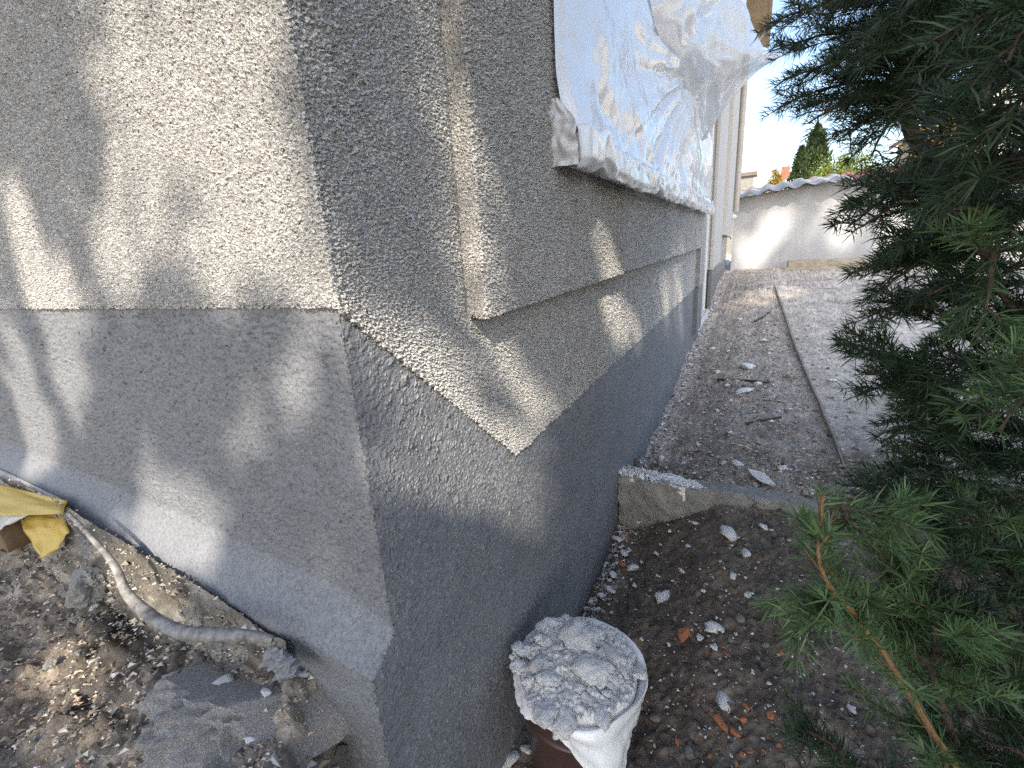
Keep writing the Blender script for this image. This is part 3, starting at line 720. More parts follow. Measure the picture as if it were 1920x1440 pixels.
def thuja(px, py_top, d, wpx, tone, label, seed, n=7000):
    topp = at(px, py_top, d); wd = wpx/F*d; zb = -1.1; hgt = topp[2]-zb
    t = thing('thuja_tree', (topp[0], topp[1], zb), label, 'tree', 'conifers behind the shed')
    g = np.random.default_rng(seed); f = g.random(n)**1.25
    r = wd/2*np.minimum(1, (1-f)*2.6)**.75*(.80+.25*g.random(n)); a = g.random(n)*2*np.pi
    r *= 1+.16*np.sin(a*5+f*19)+.12*np.sin(a*3-f*31)
    P = np.stack([topp[0]+r*np.cos(a), topp[1]+r*np.sin(a), zb+f*hgt], -1)
    V, Q, c = leaves(P, wd*.17, np.array(tone), seed, .35, 1.6)
    o = mk('crown', V, Q, M_LEAF, t, False, c); o['kind'] = 'stuff'
    mk('trunk', *tube([(topp[0], topp[1], zb-.1), (topp[0], topp[1], zb+hgt*.8)], [wd*.06, wd*.01], 6), M_BARK, t)
thuja(1534, 238, 26, 56, (.045, .075, .02), 'tall dark green conical thuja rising behind the shed roof', 1)
thuja(1503, 276, 24, 36, (.035, .06, .018), 'shorter dark thuja just left of the tall one behind the shed', 2)
def bush(name, px, py, d, rpx, tone, label, cat, seed, n=6000, asp=(1, 1, .8), size=.055, group=None):
    c = at(px, py, d); r = rpx/F*d
    t = thing(name, (c[0], c[1], -1.1), label, cat, group)
    P = crown_cloud(c, (r*asp[0], r*asp[1], r*asp[2]), n, seed, .5, 50, .2)
    V, Q, cc = leaves(P, size, np.array(tone), seed, .6); o = mk('crown', V, Q, M_LEAF, t, False, cc); o['kind'] = 'stuff'
    br = [tube(smooth_path([(c[0], c[1], -1.15), c-[0, 0, r*.3], c+np.array([r*.5*math.cos(k), r*.5*math.sin(k), r*.4])], 8), np.linspace(r*.07, r*.015, 8), 5) for k in range(5)]
    v, q2 = join(br); mk('trunk', v, q2, M_BARK, t)
bush('round_bush', 1585, 330, 17, 46, (.16, .20, .03), 'bright yellow green bush right of the thujas behind the shed', 'bush', 3, 7000, (1, 1, .75), .07)
bush('autumn_tree', 1452, 342, 40, 11, (.26, .17, .02), 'small yellow autumn tree left of the distant gabled house', 'tree', 4, 1500, (1, 1, 1.9), .16)
bush('yellow_shrub', 1770, 275, 14, 65, (.30, .19, .02), 'yellow leaved shrub glowing behind the fir branches', 'shrub', 5, 6000, (1, 1, 1.1), .09)

# ------------------------------------------------------------------ broadleaf trees behind the viewer that shade the house
def proj2(px_list, ax, val):
    pts = np.array([onplane(x, y, ax, val) for x, y in px_list])
    return np.delete(pts, ax, 1)
HOLES = [  # sunlit spots: plane axis, plane value, outline on the photograph's wall, margin, soft rim, share of leaves gone
 (1, 0, [(185, -60), (290, -60), (330, 200), (385, 500), (320, 500), (250, 330), (210, 150)], .0, .10, .9),
 (1, 0, [(335, -60), (520, -60), (575, 300), (585, 500), (540, 560), (430, 560), (400, 430), (360, 150)], -.01, .09, 1),
 (1, 0, [(5, 340), (25, 345), (110, 575), (70, 575)], -.01, .03, 1), (1, 0, [(100, 470), (125, 480), (150, 575), (125, 575)], -.02, .03, .9),
 (1, 0, [(200, 440), (235, 450), (270, 575), (235, 575)], -.02, .03, .6),
 (1, 0, [(0, 610), (25, 610), (95, 790), (115, 880), (60, 900), (40, 780)], -.005, .03, 1), (1, 0, [(70, 590), (95, 590), (140, 780), (120, 780)], -.02, .03, 1),
 (1, 0, [(130, 585), (175, 585), (165, 770), (140, 770)], -.015, .03, .9),
 (1, 0, [(285, 850), (330, 890), (400, 950), (410, 1040), (375, 1080), (300, 1020), (280, 930)], .0, .03, 1), (1, 0, [(280, 1020), (370, 1085), (400, 1130), (360, 1150), (290, 1090)], -.01, .03, 1),
 (1, 0, [(560, 660), (610, 640), (660, 640), (560, 720), (525, 765)], -.02, .03, .9),
 (1, 0, [(-60, 250), (120, 330), (230, 420), (340, 577), (-60, 577)], .0, .15, .55), (1, 0, [(-60, 590), (230, 590), (220, 820), (-60, 900)], .0, .12, .5),
 (1, 0, [(330, 600), (640, 585), (700, 980), (560, 1010), (400, 880)], .0, .15, .55), (1, 0, [(150, -60), (500, -60), (590, 577), (170, 577)], -.02, .12, .5),
 (2, -.93, [(985, 1180), (1080, 1160), (1180, 1210), (1180, 1300), (1090, 1345), (1000, 1300)], .0, .04, .6), (1, 0, [(-60, -60), (210, -60), (230, 260), (-60, 200)], .0, .12, .3),  # bucket gap added only to brighten the plaster in the bag
 (0, 0, [(650, 590), (710, 640), (955, 850), (1030, 925), (1040, 985), (975, 990), (865, 895), (770, 835), (685, 750)], .0, .03, 1),
 (0, 0, [(640, 540), (820, 640), (960, 760), (1100, 640), (1300, 480), (1312, 560), (1060, 780), (1030, 900), (960, 850), (720, 640)], .0, .1, .88),
 (1, .325, [(800, -20), (853, -20), (905, 580), (877, 580)], .0, .04, .95),
 (0, .049, [(1108, 415), (1130, 420), (1155, 512), (1138, 514)], .0, .0, 1), (0, 0, [(1140, 560), (1160, 575), (1190, 625), (1165, 620)], .0, .0, 1),
 (1, 10.5, [(1390, 455), (1415, 450), (1425, 480), (1410, 500), (1390, 500)], .02, .05, 1), (1, 10.5, [(1435, 415), (1462, 415), (1466, 440), (1440, 465), (1430, 450)], .02, .05, 1),
 (1, 10.5, [(1440, 385), (1465, 380), (1460, 400), (1445, 402)], .0, .05, .8), (1, 10.5, [(1535, 380), (1560, 380), (1550, 410), (1530, 415)], .0, .05, .6),
 (1, 10.5, [(1565, 430), (1590, 425), (1585, 455), (1568, 452)], .03, .05, 1), (1, 10.5, [(1680, 380), (1800, 370), (1800, 450), (1660, 450)], .0, .05, 1),
]
HOLES = [(a, v, proj2(p, a, v), m, so_, pr_) for a, v, p, m, so_, pr_ in HOLES]
for pp in ([(1385, 575), (1430, 545), (1480, 535), (1500, 548), (1430, 575)], [(20, 1440), (0, 1250), (160, 1190), (300, 1230), (260, 1360)]):
    gp_ = np.array([gpt(*p_) for p_ in pp]); HOLES.append((2, gp_[:, 2].mean(), gp_[:, :2], -.01 if pp[0][0] < 100 else .06, .05, .9 if pp[0][0] < 100 else .9))
def sdist(pts, poly):
    d = np.full(len(pts), 1e9); ins = np.zeros(len(pts), bool); n = len(poly)
    for i in range(n):
        a, b = poly[i], poly[(i+1) % n]; e = b-a; t = np.clip(((pts-a)@e)/(e@e), 0, 1)
        d = np.minimum(d, np.hypot(*(pts-a-t[:, None]*e).T))
        c = (a[1] > pts[:, 1]) != (b[1] > pts[:, 1])
        xi = a[0]+(pts[:, 1]-a[1])*e[0]/(e[1] if abs(e[1]) > 1e-9 else 1e-9)
        ins ^= c & (pts[:, 0] < xi)
    return np.where(ins, -d, d)
def sungaps(P, leaf):
    ok = np.ones(len(P), bool)
    g_ = np.random.default_rng(3)
    for ax, val, poly, m, soft, pr_ in HOLES:
        t = (P[:, ax]-val)/SUN[ax]; h = P-SUN*t[:, None]
        ok &= ~((sdist(np.delete(h, ax, 1), poly) < leaf+m-soft*g_.random(len(P))**2) & (t > 0) & (g_.random(len(P)) < pr_))
    return ok
def shade_tree(name, base, c, rad, n, size, seed, label, far=False):
    t = thing(name, base, label, 'tree')
    P = np.vstack([crown_cloud(c, rad, n, seed, .35, 240, .16)])
    V, Q, cc = leaves(P, size, np.array([.05, .085, .025]), seed, .75)
    ctr = V.reshape(-1, 4, 3).mean(1); ok = sungaps(ctr, size*.40)
    if far:                                 # the far tree's shade falls on the path and the shed, not on the gable corner
        h0 = ctr-SUN*(ctr[:, 1]/SUN[1])[:, None]; ok &= h0[:, 0] > .12
    V, Q, cc = prune(V, Q[ok], cc)
    o = mk('crown', V, Q, M_LEAF, t, False, cc); o['kind'] = 'stuff'
    b = np.array(base); c = np.array(c)
    top = c+np.array([rad[0]*.72, -rad[1]*.2, 0]); 
    mk('trunk', *tube(smooth_path([b-[0, 0, .2], b*.5+c*.5+[.1, 0, 0], top], 14), np.linspace(.17, .03, 14), 9), M_BARK, t)
g1 = float(groundz(1.4, -5.2)); g2 = float(groundz(5.2, -6.6))
g3 = float(groundz(10.5, -16.5))
shade_tree('maple_tree', (4.2, -6.0, g1), (1.95, -5.2, 4.6), (2.5, 1.0, 2.6), 18000, .17, 11, 'broadleaf garden tree behind the viewer shading the house corner')
shade_tree('maple_tree', (10.5, -16.5, g3), (9.6, -15, 16.4), (5.4, 2.0, 7.0), 27000, .32, 12, 'tall broadleaf tree far behind the viewer shading the path', True)

# ------------------------------------------------------------------ fir tree on the right
def unit(v): v = np.asarray(v, float); return v/(np.linalg.norm(v)+1e-12)
def needle_mesh(P, T, UPV, L, wid, tone, g, th=(48, 72), down=.25):
    n = len(P)
    side = np.cross(T, UPV); side /= np.linalg.norm(side, axis=1)[:, None]+1e-9
    up = np.cross(side, T)
    ph = g.uniform(-.22*np.pi, 1.22*np.pi, n)
    lowm = g.random(n) < down; ph = np.where(lowm, g.uniform(0, 2*np.pi, n), ph)
    rad = np.cos(ph)[:, None]*side+np.sin(ph)[:, None]*up
    a = np.radians(g.uniform(*th, n))[:, None]
    d = T*np.cos(a)+rad*np.sin(a)+.10*g.standard_normal((n, 3)); d /= np.linalg.norm(d, axis=1)[:, None]
    wv = np.cross(d, rad+.5*g.standard_normal((n, 3))); wv /= np.linalg.norm(wv, axis=1)[:, None]+1e-9
    ln = (L*(.75+.4*g.random(n)))[:, None]; w = np.full((n, 1), wid)
    bend = (T*.14+np.array([0, 0, -.05]))*ln
    b0 = P; m = P+d*ln*.5; tip = P+d*ln+bend
    V = np.stack([b0-wv*w*.3, b0+wv*w*.3, m+wv*w*.55, m-wv*w*.55, tip+wv*w*.12, tip-wv*w*.12], 1).reshape(-1, 3)
    i = np.arange(n)[:, None]*6
    Q = np.concatenate([i+np.array([[0, 1, 2, 3]]), i+np.array([[3, 2, 4, 5]])])
    c = np.repeat(tone, 6, 0)
    return V, Q, c
class Bough:
    def __init__(s): s.wood = []; s.P = []; s.T = []; s.U = []; s.L = []; s.C = []
    def shoot(s, pts, r0, r1, dens, L, tone, upv, g, bare=0.0):
        pts = np.asarray(pts); s.wood.append(tube(pts if len(pts) > 10 else pts[::2], np.linspace(r0, r1, len(pts) if len(pts) > 10 else len(pts[::2])), 5 if r0 > .003 else 3))
        seg = np.linalg.norm(np.diff(pts, axis=0), axis=1); cum = np.concatenate([[0], np.cumsum(seg)]); tot = cum[-1]
        n = max(3, int(tot*(1-bare)*dens)); t = bare*tot+(1-bare)*tot*np.sort(g.random(n))
        t = np.concatenate([t, np.full(6, tot*.995)])
        P = np.stack([np.interp(t, cum, pts[:, k]) for k in range(3)], -1)
        dP = np.gradient(pts, axis=0); T = np.stack([np.interp(t, cum, dP[:, k]) for k in range(3)], -1); T /= np.linalg.norm(T, axis=1)[:, None]+1e-9
        s.P.append(P); s.T.append(T); s.U.append(np.tile(upv, (len(P), 1)))
        s.L.append(L*(.85+.3*np.sin(np.pi*np.clip((t/tot), 0, 1)))); s.C.append(np.tile(tone, (len(P), 1))*(1+.18*g.standard_normal(len(P)))[:, None].clip(.5, 1.6))
    def build(s, parent, tree_label=None, wid=.0017, g=None, down=.25, label=None):
        v, q = join(s.wood); b = mk('branch', v, q, M_TWIG if label else M_BARK, parent)
        if label: b['label'] = label
        V, Q, c = needle_mesh(np.vstack(s.P), np.vstack(s.T), np.vstack(s.U), np.concatenate(s.L), wid, np.vstack(s.C), g, down=down)
        nd = mk('needles', V, Q, M_NEEDLE, b, False, np.clip(c, .004, .4)); nd['kind'] = 'stuff'
        return b
def bough(parent, ctrl, g, spread=.9, nlat=None, latlen=.16, L=.026, dens=560, tone=(.030, .058, .020), r0=.008, bare=.35, sub=True, droop=.15, label=None, wid=.0017):
    """A fir bough: woody axis along ctrl, two-ranked side shoots, their own side shoots, and needles."""
    tone = np.array(tone); b = Bough(); ax = smooth_path(ctrl, 26)
    ax += .006*g.standard_normal((26, 3)).cumsum(0)*.25
    tot = np.linalg.norm(np.diff(ax, axis=0), axis=1).sum()
    T = np.gradient(ax, axis=0); T /= np.linalg.norm(T, axis=1)[:, None]
    upv = unit(np.array([0, 0, 1.])+.25*g.standard_normal(3))
    b.shoot(ax, r0, .0016, dens*.8, L*.9, tone, upv, g, bare)
    nlat = nlat or int(tot/.034)
    for k in range(nlat):
        f = .10+.87*(k+.5*g.random())/nlat; i = min(int(f*25), 24); p0 = ax[i]*(1-(f*25-i))+ax[min(i+1, 25)]*(f*25-i); t = T[i]
        sd = np.cross(t, upv); sd /= np.linalg.norm(sd); sg = 1 if k % 2 else -1
        ln = latlen*spread*(1.05-f)**.55*(.65+.6*g.random())
        d = unit(t*.75+sd*sg*(.85+.25*g.random())+upv*.25*g.standard_normal())
        e = p0+d*ln+np.array([0, 0, -droop*ln*g.random()])+t*ln*.25
        tn = tone*(.8+.5*g.random())
        pts = smooth_path([p0, p0+d*ln*.5, e], 7)
        b.shoot(pts, .0024, .0010, dens, L, tn, upv, g, .08)
        if sub and ln > .07:
            for q_ in range(2+int(ln > .12)):
                f2 = .3+.4*g.random(); p1 = pts[int(f2*6)]; s2 = 1 if q_ % 2 else -1
                d2 = unit(d*.8+np.cross(d, upv)*s2*.8+.2*g.standard_normal(3)); l2 = ln*(.35+.3*g.random())
                b.shoot(smooth_path([p1, p1+d2*l2*.5, p1+d2*l2+t*.1*l2], 5), .0016, .0009, dens, L*.95, tn*(.9+.4*g.random()), upv, g, .05)
    return b.build(parent, g=g, label=label, wid=wid)
g = np.random.default_rng(21)
TB = np.array([1.75, 1.35, float(groundz(1.75, 1.35))])
fir = thing('fir_tree', TB, 'dense dark green fir tree with drooping branches on the right of the path', 'fir tree')
trk = lambda z: np.array([TB[0]+.03*math.sin(z*1.7), TB[1]+.03*math.cos(z*1.3), z])
zs = np.linspace(TB[2]-.1, 2.9, 30)
mk('trunk', *tube([trk(z) for z in zs], np.linspace(.105, .012, 30), 12), M_BARK, fir)
DK = (.032, .057, .025); MD = (.028, .052, .022); LT = (.074, .128, .044)  # LT is a lighter green, raised further so shaded foreground sprays look sunlit
def B(tip, d, root=None, zr=None, mid=None, **kw):
    """bough to the tip seen at a pixel, d metres deep; starts on the trunk (height zr) or at root=(px,py,d)"""
    e = at(*tip, d); s_ = trk(e[2]+.25 if zr is None else zr) if root is None else at(*root)
    m = (s_+e)/2+np.array([0, 0, .06]) if mid is None else at(*mid)
    return bough(fir, [s_, s_*.5+m*.5, m, m*.5+e*.5+[0, 0, .01], e], g, **kw)
# upper crown reaching over the path
for tip, d, rt in [((1432, 42), 1.15, (1800, 40, 1.25)), ((1450, 95), 1.2, (1790, 110, 1.3)), ((1545, 22), 1.0, (1850, 60, 1.15)), ((1468, 152), 1.1, (1740, 170, 1.2)),
                   ((1474, 196), 1.15, (1760, 200, 1.25)), ((1520, 232), 1.1, (1750, 230, 1.15)), ((1575, 262), 1.05, (1760, 225, 1.15)), ((1640, 300), 1.0, (1740, 190, 1.1)),
                   ((1600, 130), .95, (1860, 100, 1.1)), ((1640, 60), .9, (1900, 20, 1.05)), ((1560, -30), 1.0, (1850, -60, 1.2)), ((1480, 5), 1.25, (1820, -40, 1.35)),
                   ((1690, 210), .95, (1880, 120, 1.1)), ((1760, 140), .9, (1940, 20, 1.0)), ((1830, 90), .85, (1990, -60, 1.0)), ((1700, 20), 1.3, (1960, -40, 1.5)),
                   ((1600, 200), 1.25, (1880, 190, 1.35)), ((1680, 150), 1.3, (1940, 140, 1.4)), ((1740, 60), 1.2, (1990, 90, 1.3)), ((1800, 180), 1.3, (2040, 200, 1.4)), ((1620, 0), 1.3, (1900, 30, 1.4)), ((1560, 90), 1.3, (1840, 120, 1.4)), ((1850, 240), 1.2, (2060, 230, 1.3)), ((1790, 20), 1.0, (2040, 30, 1.1))]:
    B(tip, d, rt, tone=DK, latlen=.16, bare=.12, dens=640, L=.032)
# middle branches
for tip, d, rt, tn in [((1745, 305), .62, (2010, 300, .70), MD), ((1785, 395), .60, (2030, 380, .66), MD), ((1605, 435), .95, (1850, 380, 1.05), DK), ((1612, 408), 1.0, (1830, 350, 1.1), DK),
                       ((1612, 512), .95, (1860, 560, 1.05), DK), ((1640, 545), .92, (1850, 500, 1.0), DK), ((1622, 600), .95, (1840, 660, 1.05), DK), ((1592, 655), .95, (1790, 810, 1.1), DK),
                       ((1600, 742), 1.0, (1800, 760, 1.1), DK), ((1640, 835), 1.0, (1860, 790, 1.15), DK), ((1660, 890), 1.05, (1880, 850, 1.15), DK), ((1680, 470), .85, (1900, 440, .95), MD),
                       ((1725, 560), .85, (1930, 620, .95), MD), ((1700, 700), .9, (1930, 760, 1.0), DK), ((1680, 350), 1.15, (1880, 320, 1.25), DK), ((1720, 470), 1.2, (1990, 420, 1.4), DK),
                       ((1850, 655), .70, (1848, 470, .72), LT), ((1870, 150), .50, (2010, 90, .55), MD), ((1885, 215), .50, (2020, 190, .55), MD), ((1880, 800), .62, (2040, 790, .70), LT), ((1720, 900), .95, (1960, 900, 1.05), DK), ((1760, 830), 1.05, (2000, 820, 1.15), DK),
                       ((1800, 620), .95, (2040, 640, 1.05), DK), ((1800, 440), .9, (2050, 450, 1.0), MD), ((1860, 340), 1.0, (2080, 360, 1.1), DK), ((1840, 720), .9, (2060, 740, 1.0), DK), ((1690, 410), 1.1, (1900, 430, 1.2), DK), ((1830, 880), .95, (2060, 900, 1.05), DK)]:
    B(tip, d, rt, tone=tn, latlen=.15, bare=.10, dens=620, L=.034 if tn is not DK else .032, wid=.0022)
# low sprays in front
low1 = bough(fir, [at(1950, 1600, .66), at(1790, 1440, .62), at(1690, 1280, .59), at(1610, 1165, .57), at(1545, 1070, .55), at(1538, 940, .53)], g, tone=(.074, .128, .044), latlen=.10, L=.028, bare=.55, r0=.0050, dens=560, nlat=12, label='long bare orange brown stem with a bright green tip', wid=.0020)
for tip, d, rt, tn in [((1480, 1185), .66, (1602, 1150, .67), LT), ((1575, 965), .60, (1548, 1068, .62), LT), ((1690, 1010), .76, (1660, 1180, .80), LT), ((1620, 1010), .74, (1660, 1200, .80), LT), ((1760, 1050), .78, (1720, 1260, .8), MD),
                       ((1790, 1110), .8, (1700, 1220, .78), MD), ((1600, 945), .88, (1780, 1010, .95), DK), ((1700, 930), .95, (1900, 980, 1.05), DK), ((1820, 930), 1.05, (1990, 1000, 1.1), DK),
                       ((1720, 1180), .85, (1960, 1500, 1.0), DK), ((1800, 1200), .9, (2010, 1420, 1.0), DK), ((1900, 1300), .85, (2060, 1480, .95), DK), ((1760, 1370), .78, (1900, 1560, .84), MD),
                       ((1495, 1372), .72, (1640, 1560, .75), MD), ((1830, 1380), .75, (1960, 1560, .8), MD), ((1850, 1090), 1.0, (2050, 1150, 1.1), DK), ((1650, 1080), .74, (1800, 1340, .80), LT), ((1750, 980), .85, (1900, 1150, .9), MD), ((1880, 1180), .95, (2080, 1350, 1.0), DK), ((1800, 1010), 1.0, (2000, 1120, 1.1), DK), ((1790, 1170), .78, (1960, 1420, .84), LT), ((1850, 1290), .76, (1990, 1500, .82), MD), ((1715, 1130), .72, (1760, 1330, .74), LT), ((1880, 1060), .86, (2040, 1260, .92), MD), ((1690, 1230), .70, (1790, 1400, .72), LT), ((1780, 960), .84, (1920, 1120, .9), LT), ((1730, 1400), .70, (1850, 1560, .74), MD)]:
    B(tip, d, rt, tone=tn, latlen=.12, bare=.08, dens=760, L=.030, droop=.3, wid=.0019)
# the rest of the crown, all round the trunk
for k in range(62):
    z = -1.05+3.7*(k+.5)/62; a = k*2.399+.4*g.random(); ln = .92*(1-(z+1.1)/4.6)**.8*(.8+.35*g.random())
    d = np.array([math.cos(a), math.sin(a), 0]); s_ = trk(z); e = s_+d*ln+np.array([0, 0, -.10*ln+.12*g.random()])
    dc = e-CAM
    if np.dot(unit(dc), RR[2]) > 0 and e[0] < .98: e = s_+d*ln*.55
    if np.linalg.norm(e-CAM) < .5 or (e[0] < .85 and e[1] < .5): continue
    bough(fir, [s_, s_+d*ln*.35+[0, 0, .06*ln], s_+d*ln*.7+[0, 0, .03*ln], e], g, tone=DK, latlen=.26, bare=.25, dens=210, L=.032, nlat=int(ln/.062), wid=.0027)
# unseen fir added beside the viewer to keep sky light off the long wall
TC = np.array([2.15, -.75, float(groundz(2.15, -.75))])
added_fir = thing('fir_tree', TC, 'unseen dark fir tree added beside the viewer to block sky light', 'fir tree')
mk('trunk', *tube([TC-[0, 0, .1], TC+[0, 0, 1.6], TC+[0, 0, 3.2]], [.11, .06, .012], 10), M_BARK, added_fir)
for k in range(64):
    z = -1.05+2.7*(k+.5)/64; a = k*2.399+.4*g.random(); ln = 1.15*(1-(z+1.1)/3.7)*(.8+.35*g.random())
    d = np.array([math.cos(a), math.sin(a), 0]); s_ = np.array([TC[0], TC[1], z]); e = s_+d*ln+np.array([0, 0, -.12*ln])
    if np.linalg.norm(e[:2]-CAM[:2]) < .55: continue
    bough(added_fir, [s_, s_+d*ln*.5+[0, 0, .05*ln], e], g, tone=DK, latlen=.34, bare=.1, dens=130, L=.045, nlat=int(ln/.07), wid=.0075, sub=False)
# thick limbs seen inside the crown
mk('limb', *tube(smooth_path([at(1905, -40, 1.15), at(1868, 90, 1.1), at(1835, 190, 1.05), at(1790, 265, 1.0), at(1785, 310, 1.0)], 20), np.linspace(.014, .008, 20), 8), M_BARK, fir)
mk('limb', *tube(smooth_path([at(1660, 70, 1.15), at(1690, 120, 1.12), at(1700, 210, 1.1), at(1730, 275, 1.08), at(1850, 320, 1.1), at(2020, 330, 1.3)], 20), np.linspace(.010, .022, 20), 8), M_BARK, fir)
mk('limb', *tube(smooth_path([at(1760, 1160, 1.0), at(1830, 1205, 1.02), at(1930, 1225, 1.1), at(2060, 1260, 1.3)], 14), np.linspace(.010, .022, 14), 8), M_BARK, fir)

# ------------------------------------------------------------------ bucket with a bag of plaster rubble
BC = np.array([.195, .385]); ZR = -.955; RB = .148
gz = float(groundz(*BC))-.01
bk = thing('bucket', (BC[0], BC[1], gz), 'dark brown plastic bucket standing against the grey plinth', 'bucket')
def lathe(prof, n=64, wob=None):
    prof = np.asarray(prof, float); k = len(prof); an = np.linspace(0, 2*np.pi, n, endpoint=False)
    R_ = prof[:, 0][:, None]*np.ones(n); Zz = prof[:, 1][:, None]*np.ones(n)
    if wob is not None: R_, Zz = wob(R_, Zz, an[None, :])
    V = np.stack([BC[0]+R_*np.cos(an), BC[1]+R_*np.sin(an), Zz], -1).reshape(-1, 3)
    i = np.arange(k*n).reshape(k, n); j = np.roll(i, -1, 1)
    return V, np.stack([i[:-1], j[:-1], j[1:], i[1:]], -1).reshape(-1, 4)
mk('bucket_wall', *lathe([(.0, gz), (.118, gz), (.122, gz+.01), (RB-.004, ZR-.03), (RB, ZR-.012), (RB-.006, ZR-.012), (.118, gz+.015), (0, gz+.012)]), M_BUCKET, bk)
mk('bucket_rib', *lathe([(.137, ZR-.10), (.146, ZR-.097), (.146, ZR-.088), (.138, ZR-.085)]), M_BUCKET, bk)
def wob(R_, Zz, an):
    t = np.linspace(0, 1, R_.shape[0])[:, None]
    hang = np.interp(an, np.linspace(-.2, 2*np.pi+.2, 9), [.095, .035, .02, .018, .02, .028, .055, .11, .095])
    out = ss(.45, 1, t)
    Zz = np.where(t > .5, ZR+.006-(t-.5)*2*hang*1.0+.004*np.sin(an*6)*out, Zz)
    R_ = R_+out*(.003*np.sin(an*8+2+3*t)+.005*np.sin(an*5)+.003*np.abs(np.sin(an*11-4*t)))+out*(.0022*np.abs(np.sin(an*19+2.5*np.sin(an*3)+5*t))+.0015*np.abs(np.sin(an*31+3*np.sin(an*2)-4*t)))+.007*samp(T_SM, an*.159, t*.8)
    bulge = np.exp(-((an-5.45)/.28)**2)*out; R_ = R_+.030*bulge; Zz = Zz-.05*bulge*(t-.5)*2
    pt = np.exp(-((an-3.35)/.05)**2)*ss(.45, .6, t); R_ = R_+.020*pt; Zz = Zz+.012*pt
    return R_, Zz
tt = np.linspace(0, 1, 36)
prof = [(.10+.042*min(x/.35, 1)+.010*ss(.35, .5, x)+.004*ss(.5, .6, x), ZR-.06+.066*min(x/.45, 1)) for x in tt]
bag = mk('plastic_bag', *lathe(prof, 160, wob), M_BAG)
tag(bag, 'white plastic bag lining the bucket with its rim folded over and hanging down', 'plastic bag')
# knotted tail of the bag
e0 = np.array([BC[0]+.10, BC[1]-.125, ZR-.05])
tl = smooth_path([e0, e0+[.012, -.018, -.04], e0+[.012, -.022, -.10], e0+[.02, -.03, -.15]], 14)
A, Bq = np.meshgrid(np.linspace(-1, 1, 12), np.linspace(0, 1, 14))
wd = (.030*(1-Bq)+.012)*(1-.5*np.exp(-((Bq-.45)/.12)**2))
P = tl[:, None]+A[..., None]*wd[..., None]*np.array([.85, .5, 0])+np.array([.35, -.6, 0])*(.012*np.sin(A*5+Bq*4))[..., None]
mk('bag_tail', P.reshape(-1, 3), gridfaces(12, 14), M_BAG, bag)

# irregular lumps: noisy blobs, hulls
import bmesh
def blob(seed, sub=3, amp=.28, flat=(1, 1, .7), rough=.10, facets=0):
    bm = bmesh.new(); bmesh.ops.create_icosphere(bm, subdivisions=sub, radius=1)
    V = np.array([v.co[:] for v in bm.verts]); Fq = np.array([[v.index for v in f.verts] for f in bm.faces]); bm.free()
    g_ = np.random.default_rng(seed); o = g_.random(8)*5
    n1 = samp(T_LOW, V[:, 0]*.12+V[:, 2]*.07+o[0], V[:, 1]*.12+o[1]); n2 = samp(T_LOW2, V[:, 0]*.16+V[:, 2]*.11+o[2], V[:, 1]*.16-V[:, 2]*.09+o[3])
    R_ = 1+amp*n1*.6+rough*n2
    for _ in range(facets):
        d = unit(g_.standard_normal(3)); h = .55+.3*g_.random(); dd = V@d; R_ = np.where(dd*R_ > h, np.minimum(R_, h/np.maximum(dd, .05)), R_)
    return V*R_[:, None]*np.array(flat), Fq
def meshdata(name, V, Fq, mat, smooth=False):
    o = mk(name, V, Fq, mat, None, smooth); me = o.data; bpy.data.objects.remove(o); return me
def hull(seed, n=14, flat=(1, .6, .35)):
    g_ = np.random.default_rng(seed); p = g_.standard_normal((n, 3)); p /= np.linalg.norm(p, axis=1)[:, None]; p *= (.75+.3*g_.random(n))[:, None]; p *= np.array(flat)
    bm = bmesh.new()
    for q_ in p: bm.verts.new(q_)
    bmesh.ops.convex_hull(bm, input=bm.verts)
    for v in [v for v in bm.verts if not v.link_faces]: bm.verts.remove(v)
    bm.verts.index_update(); V = np.array([v.co[:] for v in bm.verts]); Fq = np.array([[v.index for v in f.verts] for f in bm.faces]); bm.free()
    return V, Fq
def put(name, me, loc, scale, label, cat, group=None, rot=None):
    o = bpy.data.objects.new(name, me); COL.objects.link(o); o.location = loc
    o.rotation_euler = rot if rot is not None else (random.uniform(-.25, .25), random.uniform(-.25, .25), random.uniform(0, 6.28))
    o.scale = (scale,)*3 if np.isscalar(scale) else scale
    return tag(o, label, cat, group)
def mound(x, y): r = np.hypot(x-BC[0], y-BC[1]); return ZR+.010+.020*np.cos(np.minimum(r/.15, 1)*1.45)
# fine rubble filling the bag
n = 70; a, b = np.meshgrid(np.linspace(-1, 1, n), np.linspace(-1, 1, n)); r = np.hypot(a, b)
Xm = BC[0]+a*.150; Ym = BC[1]+b*.150
Zm = mound(Xm, Ym)+.005*samp(T_LOW2, a*.8, b*.8)+.0035*samp(T_FINE, a*.6, b*.6)-.006*np.exp(-np.abs(samp(T_LOW2, a*.9+.3, b*.9))/.12)
Zm = Zm-.05*ss(.955, 1, r)
V_, Q_ = prune(np.stack([Xm, Ym, Zm], -1).reshape(-1, 3), gridfaces(n, n, (r < 1)[:-1, :-1]))
tag(mk('plaster_rubble', V_, Q_, M_PLG), 'loose grey plaster crumbs filling the bag in the bucket', 'rubble', None, 'stuff')
PM = [meshdata('plaster_lump', *blob(100+k, 4, .40, (1, .8, .42), .15, 0), M_PLA, True) for k in range(6)]
PG = [meshdata('plaster_lump', *blob(140+k, 3, .25, (1, .8, .45), .16, 5), M_PLG, True) for k in range(4)]
